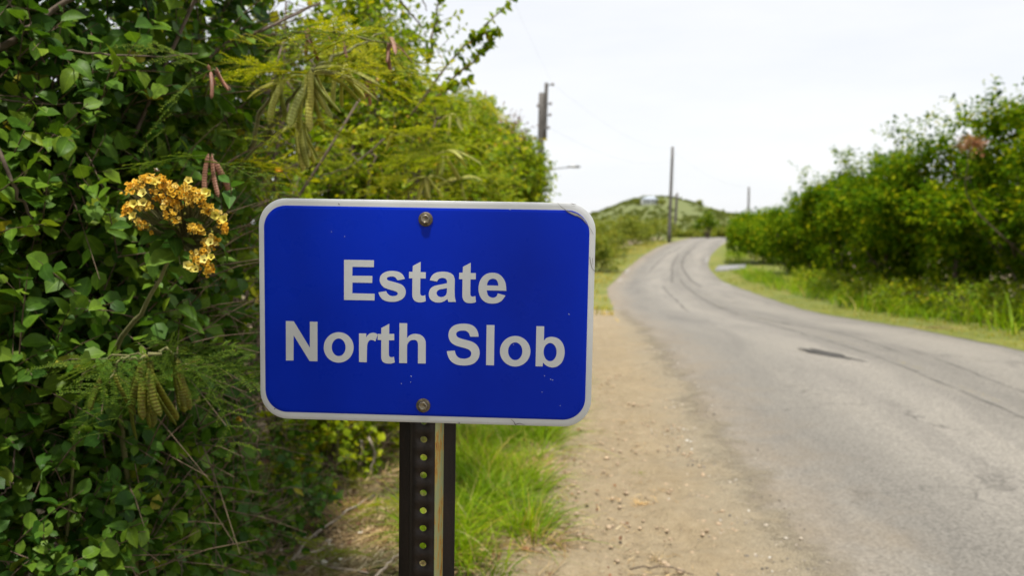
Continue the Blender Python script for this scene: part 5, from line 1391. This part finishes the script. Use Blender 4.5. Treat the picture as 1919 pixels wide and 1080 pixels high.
# deep backing of the thicket
for q, (lab, Y0) in enumerate([('back row of the right thicket near the photo edge', 13.5), ('back row of the right thicket midway', 21.0)]):
    X = float(rx(Y0)) + 6.0
    bush('thicket_bush', lab, (X, Y0), [((X, Y0 - 2.2, 1.9), (1.4, 1.8, 1.6)), ((X + .3, Y0, 2.0), (1.5, 1.8, 1.7)), ((X + .6, Y0 + 2.4, 1.9), (1.5, 1.9, 1.6)), ((X - .6, Y0 + .5, 1.2), (1.3, 3.2, 1.1))], 2400, 'leaf_right', .13, .8, 8, .6, tm=L_LOW, seed=800 + q, stems=6, stem_r=.04, gap=.25, group='bushes of the right thicket', shell=.3, up=.9, twigs=False)

# ---------------------------------------------------------------- shrubs left of the far road
for q, (lab, px, Y, off, h, w) in enumerate([('olive shrub right beside the sign edge on the far verge', 1116, 44, -4.6, 2.0, 1.2), ('dark shrub behind the yellow verge right of the sign', 1130, 56, -4.2, 2.8, 1.6), ('broad olive shrub behind the yellow far verge', 1160, 66, -4.5, 2.9, 2.0),
                                             ('dark green shrub left of the tall pole', 1190, 76, -4.2, 2.9, 2.0), ('shrub at the foot of the tall pole', 1222, 90, -3.6, 2.6, 2.2), ('pale shrub beyond the crest right of the tall pole', 1290, 118, -3, 1.2, 2.6),
                                             ('low pale shrub behind the crest of the road', 1350, 126, 3, 1.6, 2.6), ('greyish dry shrub behind the sign edge', 1105, 60, -7.5, 3.0, 2.2)]):
    X = at(px, 440, Y)[0]
    r6 = np.random.default_rng(900 + q); g0 = float(gz(Y))
    bl = [((X + r6.normal(0, w * .45), Y + r6.normal(0, w * .4), g0 + h * r6.uniform(.25, .75)), (w * .5, w * .5, h * .26)) for _ in range(8)]
    bush('verge_shrub', lab, (X, Y), bl, 620, 'leaf_far', np.interp(Y, [40, 120], [.16, .3]), .75, 7, .55, tm=L_LOW, seed=910 + q, stems=5, stem_r=.03, gap=.36, group='shrubs along the far left verge', up=.9, twigs=False)

# little tree and white markers at the crest
c = at(1325, 441, 108); c[2] = float(gz(108)) - .1
bush('small_tree', 'small yellow green tree on the crest of the road', (c[0], 108), [((c[0], 108, c[2] + 2.3), (1.0, .9, .5)), ((c[0] - .9, 108, c[2] + 1.9), (.7, .6, .4)), ((c[0] + .9, 108, c[2] + 1.9), (.7, .6, .4)), ((c[0], 108, c[2] + 3.1), (.55, .5, .5))], 330, 'leaf_right', .30, .6, 7, .6, tm=L_LOW, seed=940, stems=5, stem_r=.12, gap=.05, cat='tree', twigs=False)
M['white_board'] = plain('white_board', (.75, .75, .76), .5)
M['galv'] = plain('galvanised', (.35, .36, .37), .45, .7)
for (px, py, Y, s, lab) in [(1376, 431, 79, .24, 'small white sign in the bushes at the far bend')]:
    c = at(px, py, Y); z0 = float(gz(Y)); bs = np.array([c[0], c[1], z0]); t = obj('marker_sign', None, loc=bs, label=lab, cat='road sign')
    A = Acc(); A.tube([bs + [0, 0, -.2], bs + [0, 0, c[2] - z0 + s * .8]], .03, 8); obj('post', A.mesh('post', [M['galv']], bs), t)
    O = rrect(s * 2, s * 2, s * .4, 5); n = len(O)
    V = np.vstack([np.column_stack([O[:, 0], np.full(n, -.05), O[:, 1]]), np.column_stack([O[:, 0], np.full(n, -.035), O[:, 1]]), [[0, -.05, 0], [0, -.035, 0]]]) + (c - bs)
    j = np.arange(n); j2 = (j + 1) % n
    obj('board', mesh_np('board', V, [np.concatenate([np.stack([np.full(n, 2 * n), j, j2], -1), np.stack([np.full(n, 2 * n + 1), n + j2, n + j], -1)]), np.stack([j, n + j, n + j2, j2], -1)], None, False, [M['white_board']]), t)

# ---------------------------------------------------------------- utility poles and wires
M['pole'] = bark_mat('pole_wood', (.055, .052, .05), (.13, .12, .11), 6)
M['steel'] = plain('pole_steel', (.16, .17, .18), .5, .4)
M['ins'] = plain('insulator', (.22, .2, .19), .35)
M['cable'] = plain('cable', (.03, .03, .03), .6)


def pole(label, base_px, top_px, Y, r0, r1, extras=None):
    b0 = at(*base_px, Y); tp = at(*top_px, Y); b0 = b0 + (b0 - tp) * ((b0[2] - (float(gz(Y)) - .3)) / (tp[2] - b0[2]))
    t = obj('utility_pole', None, loc=b0, label=label, cat='utility pole', group='utility poles along the road')
    A = Acc(); A.tube(np.linspace(b0, tp, 8), np.linspace(r0, r1, 8), 12); obj('shaft', A.mesh('shaft', [M['pole']], b0), t)
    if extras: extras(t, b0, tp)
    return t, b0, tp


def ex_a(t, b0, tp):
    A = Acc(); q = [at(1021, 262, 35.9), at(1024, 155, 35.9)]; A.tube(np.linspace(q[0], q[1], 6), .085, 10); obj('extension_shaft', A.mesh('extension_shaft', [M['pole']], b0), t)
    for (x0, y0), (x1, y1) in [((1024, 160), (1036, 157)), ((1023, 196), (1032, 193)), ((1022, 217), (1031, 214)), ((1020, 243), (1028, 238)), ((1012, 197), (1008, 197))]:
        A = Acc(); A.tube([at(x0, y0, 35.8), at(x1, y1, 35.8)], .03, 6); e = at(x1, y1, 35.8)
        V, Q = lathe([(.01, -.09), (.06, -.07), (.045, -.03), (.065, -.01), (.04, .04), (.01, .07)], 10); ar = obj('bracket', A.mesh('bracket', [M['steel']], b0), t)
        obj('insulator', mesh_np('insulator', V + e - b0, Q, None, True, [M['ins']]), ar)
    A = Acc(); A.tube(curve_pts([at(1015, 322, 35.9), at(1040, 316, 35.8), at(1066, 313.5, 35.7)], 8), .028, 8); ar = obj('lamp_arm', A.mesh('lamp_arm', [M['steel']], b0), t)
    c = at(1076, 312.3, 35.7); V = np.array([(x, y, z) for x, y, z in [(-.32, -.1, 0), (-.1, -.14, .05), (.22, -.12, .04), (.3, 0, 0), (.22, .12, .04), (-.1, .14, .05), (-.32, .1, 0), (-.3, 0, -.03), (0, -.13, -.05), (.2, 0, -.06), (0, .13, -.05), (0, 0, .08)]])
    T = [(11, 0, 1), (11, 1, 2), (11, 2, 3), (11, 3, 4), (11, 4, 5), (11, 5, 6), (11, 6, 0), (7, 8, 0), (0, 8, 1), (8, 2, 1), (8, 9, 2), (9, 3, 2), (9, 4, 3), (9, 10, 4), (10, 5, 4), (10, 6, 5), (10, 7, 6), (7, 0, 6), (7, 10, 9), (7, 9, 8)]
    obj('lamp_head', mesh_np('lamp_head', V + c - b0, np.array(T), None, True, [M['galv']]), ar)


pA = pole('twin timber utility pole with a lamp arm behind the hedge end', (1011, 380), (1015.5, 174), 36, .17, .135, ex_a)
pB = pole('tall dark utility pole left of the road at the bend', (1254, 446), (1260.5, 275), 85, .20, .14)
pC = pole('thin far utility pole just right of the tall one', (1264, 440), (1269, 362), 122, .23, .19)
pD = pole('far utility pole rising above the right bushes', (1402, 420), (1403.5, 350), 125, .19, .14)


def wire(label, p, q, sag, rad=.0022):
    t = np.linspace(0, 1, 24)[:, None]; P = p * (1 - t) + q * t - np.array([0, 0, 4 * sag]) * t * (1 - t)
    A = Acc(); A.tube(P, rad, 4); obj('power_line', A.mesh('power_line', [M['cable']], p), loc=p, label=label, cat='cable', group='overhead power lines')


wire('overhead wire between the twin pole and the tall pole, upper', at(1036, 157, 35.8), pB[2] + np.array([.1, 0, -.1]), .9)
wire('overhead wire between the twin pole and the tall pole, lower', at(1028, 238, 35.8), pB[2] + np.array([.1, 0, -1.2]), 1.0)
wire('overhead wire from the tall pole to the thin far pole', pB[2] + np.array([.1, 0, -.1]), pC[2], 1.2, .004)
wire('overhead wire from the tall pole to the pole above the right bushes', pB[2] + np.array([.1, 0, -.5]), pD[2], 1.0, .0035)
wire('overhead wire from the twin pole back over the hedge', at(1036, 157, 35.8), np.array([-4.0, -14., 8.2]), .8, .0015)

# ---------------------------------------------------------------- hill, scrub and house
hx = smooth_interp([-400, -120, 0, 40, 62, 76, 88, 103, 117, 133, 149, 165, 185, 230, 320, 500], [-8, -6, 0, 6, 10.8, 15.6, 20.5, 23.4, 23.0, 19.6, 15.6, 11.2, 8.5, 6, 0, -9])


def hill_z(X, Y):
    cr_ = hx(X * 600 / np.maximum(Y, 300) * (Y < 600) + X * (Y >= 600)); t = np.clip((Y - 240) / 360, 0, 1)
    s = t * t * (3 - 2 * t); bk = np.clip((Y - 600) / 300, 0, 1)
    z = -9.5 + (cr_ + 9.5) * (s**.8) * (1 - bk * bk)
    return z + 3.0 * (fbm(np.stack([X * .02, Y * .02, X * 0], -1), 4) - .5) * s


hxs, hys = np.linspace(-400, 500, 160), np.linspace(235, 900, 110)
XX, YY = np.meshgrid(hxs, hys); n, k = XX.shape; i = (np.arange(n - 1)[:, None] * k + np.arange(k - 1)[None]).ravel()
m, nt, b = new_mat('hillside'); p = geo_pos(nt)
n1, n2 = noise(nt, .03, 5, .6, p), noise(nt, .4, 5, .65, p)
c = mixc(nt, .5, ramp(nt, n1, [(.3, (.08, .11, .025)), (.7, (.13, .15, .04))]), ramp(nt, n2, [(.3, (.065, .09, .02)), (.7, (.16, .165, .05))]))
nt.links.new(c, b.inputs['Base Color']); b.inputs['Roughness'].default_value = .95
obj('hill', mesh_np('hill', np.stack([XX, YY, hill_z(XX, YY)], -1).reshape(-1, 3), np.stack([i, i + 1, i + k + 1, i + k], -1), None, True, [m]), kind='structure', label='low green hill beyond the bend with a house on top', cat='hill')
# scrub: leaf-clump crowns
n = 2600; Ys = rng.uniform(300, 640, n); Xs = rng.uniform(20, 230, n); keep = fbm(np.stack([Xs * .04, Ys * .04, Xs * 0], -1), 3) > .44
Xs, Ys = Xs[keep], Ys[keep]; n = len(Xs); hs = rng.uniform(.7, 2.0, n); nl_ = 40
d = nrm(rng.normal(size=(n, nl_, 3))); d[..., 2] = np.abs(d[..., 2])
P = np.stack([Xs, Ys, hill_z(Xs, Ys)], -1)[:, None] + d * hs[:, None, None] * np.array([1.1, 1.1, .9]) * rng.uniform(.6, 1, (n, nl_, 1)); P = P.reshape(-1, 3); n2_ = len(P)
D = nrm(rng.normal(size=(n2_, 3))); Nn = nrm(d.reshape(-1, 3) + rng.normal(0, .5, (n2_, 3))); Nn = nrm(Nn - D * (Nn * D).sum(-1, keepdims=True))
V, T, uv = leaves_mesh([P, D, Nn, np.repeat(hs, nl_) * rng.uniform(.35, .7, n2_), np.full(n2_, 1.0), np.zeros(n2_), np.full(n2_, .2)], L_LOW)
obj('hillside_scrub', mesh_np('hillside_scrub', V, T, uv, True, [M['leaf_hill']]), kind='stuff', label='olive scrub covering the far hill', cat='scrub')

# house on the hill
def on_hill(px, py):
    for Y in np.arange(300, 640, 1.0):
        c = at(px, py, Y)
        if c[2] < float(hill_z(np.array(c[0]), np.array(Y))): break
    return c


hb = on_hill(1217, 384)
ho = obj('hill_house', None, loc=hb, label='pale house with a blue grey roof on top of the hill', cat='house')
A = Acc(); A.box((0, 0, 1.2), (4.6, 3, 1.8)); obj('wall', A.mesh('wall', [plain('house_wall', (.70, .71, .72), .8)], smooth=False), ho)
A = Acc(); rv = np.array([(-5.2, -3.6, 3.0), (5.2, -3.6, 3.0), (5.2, 3.6, 3.0), (-5.2, 3.6, 3.0), (-2.4, 0, 4.7), (2.4, 0, 4.7)])
A.add(rv, [(0, 4, 3), (1, 2, 5)], [(0, 1, 5, 4), (2, 3, 4, 5), (0, 3, 2, 1)]); obj('roof', A.mesh('roof', [plain('house_roof', (.42, .47, .55), .5)], smooth=False), ho)
mwn = plain('house_window', (.05, .07, .09), .2)
for x in (-3.0, -1.0, 1.2, 3.1):
    A = Acc(); A.box((x, -3.02, 1.6), (.55, .04, .65)); obj('window', A.mesh('window', [mwn], smooth=False), ho)
# trees along the hill crest
for q, (px, lab) in enumerate([(1195, 'small dark tree left of the house on the hill'), (1240, 'small dark tree right of the house on the hill'), (1311, 'lone dark tree on the right shoulder of the hill')]):
    c = on_hill(px, 386)
    r6 = np.random.default_rng(950 + q)
    t = obj('hill_tree', None, loc=c, label=lab, cat='tree', group='trees on the hill crest')
    A = Acc(); A.tube([(0, 0, -.3), (.1, 0, 1.2), (0, .1, 2.2)], [.25, .2, .12], 6); obj('trunk', A.mesh('trunk', [M['bark']]), t)
    d = nrm(r6.normal(size=(220, 3))); P = np.array([0, 0, 2.3]) + d * np.array([2.4, 2.4, 1.5]) * r6.uniform(.5, 1, (220, 1)); D = nrm(r6.normal(size=(220, 3))); Nn = nrm(d - D * (d * D).sum(-1, keepdims=True))
    V, T, uv = leaves_mesh([P, D, Nn, r6.uniform(.5, 1.1, 220), np.full(220, .9), np.zeros(220), np.full(220, .2)], L_LOW)
    obj('crown', mesh_np('crown', V, T, uv, True, [M['leaf_far']]), t, kind='stuff')
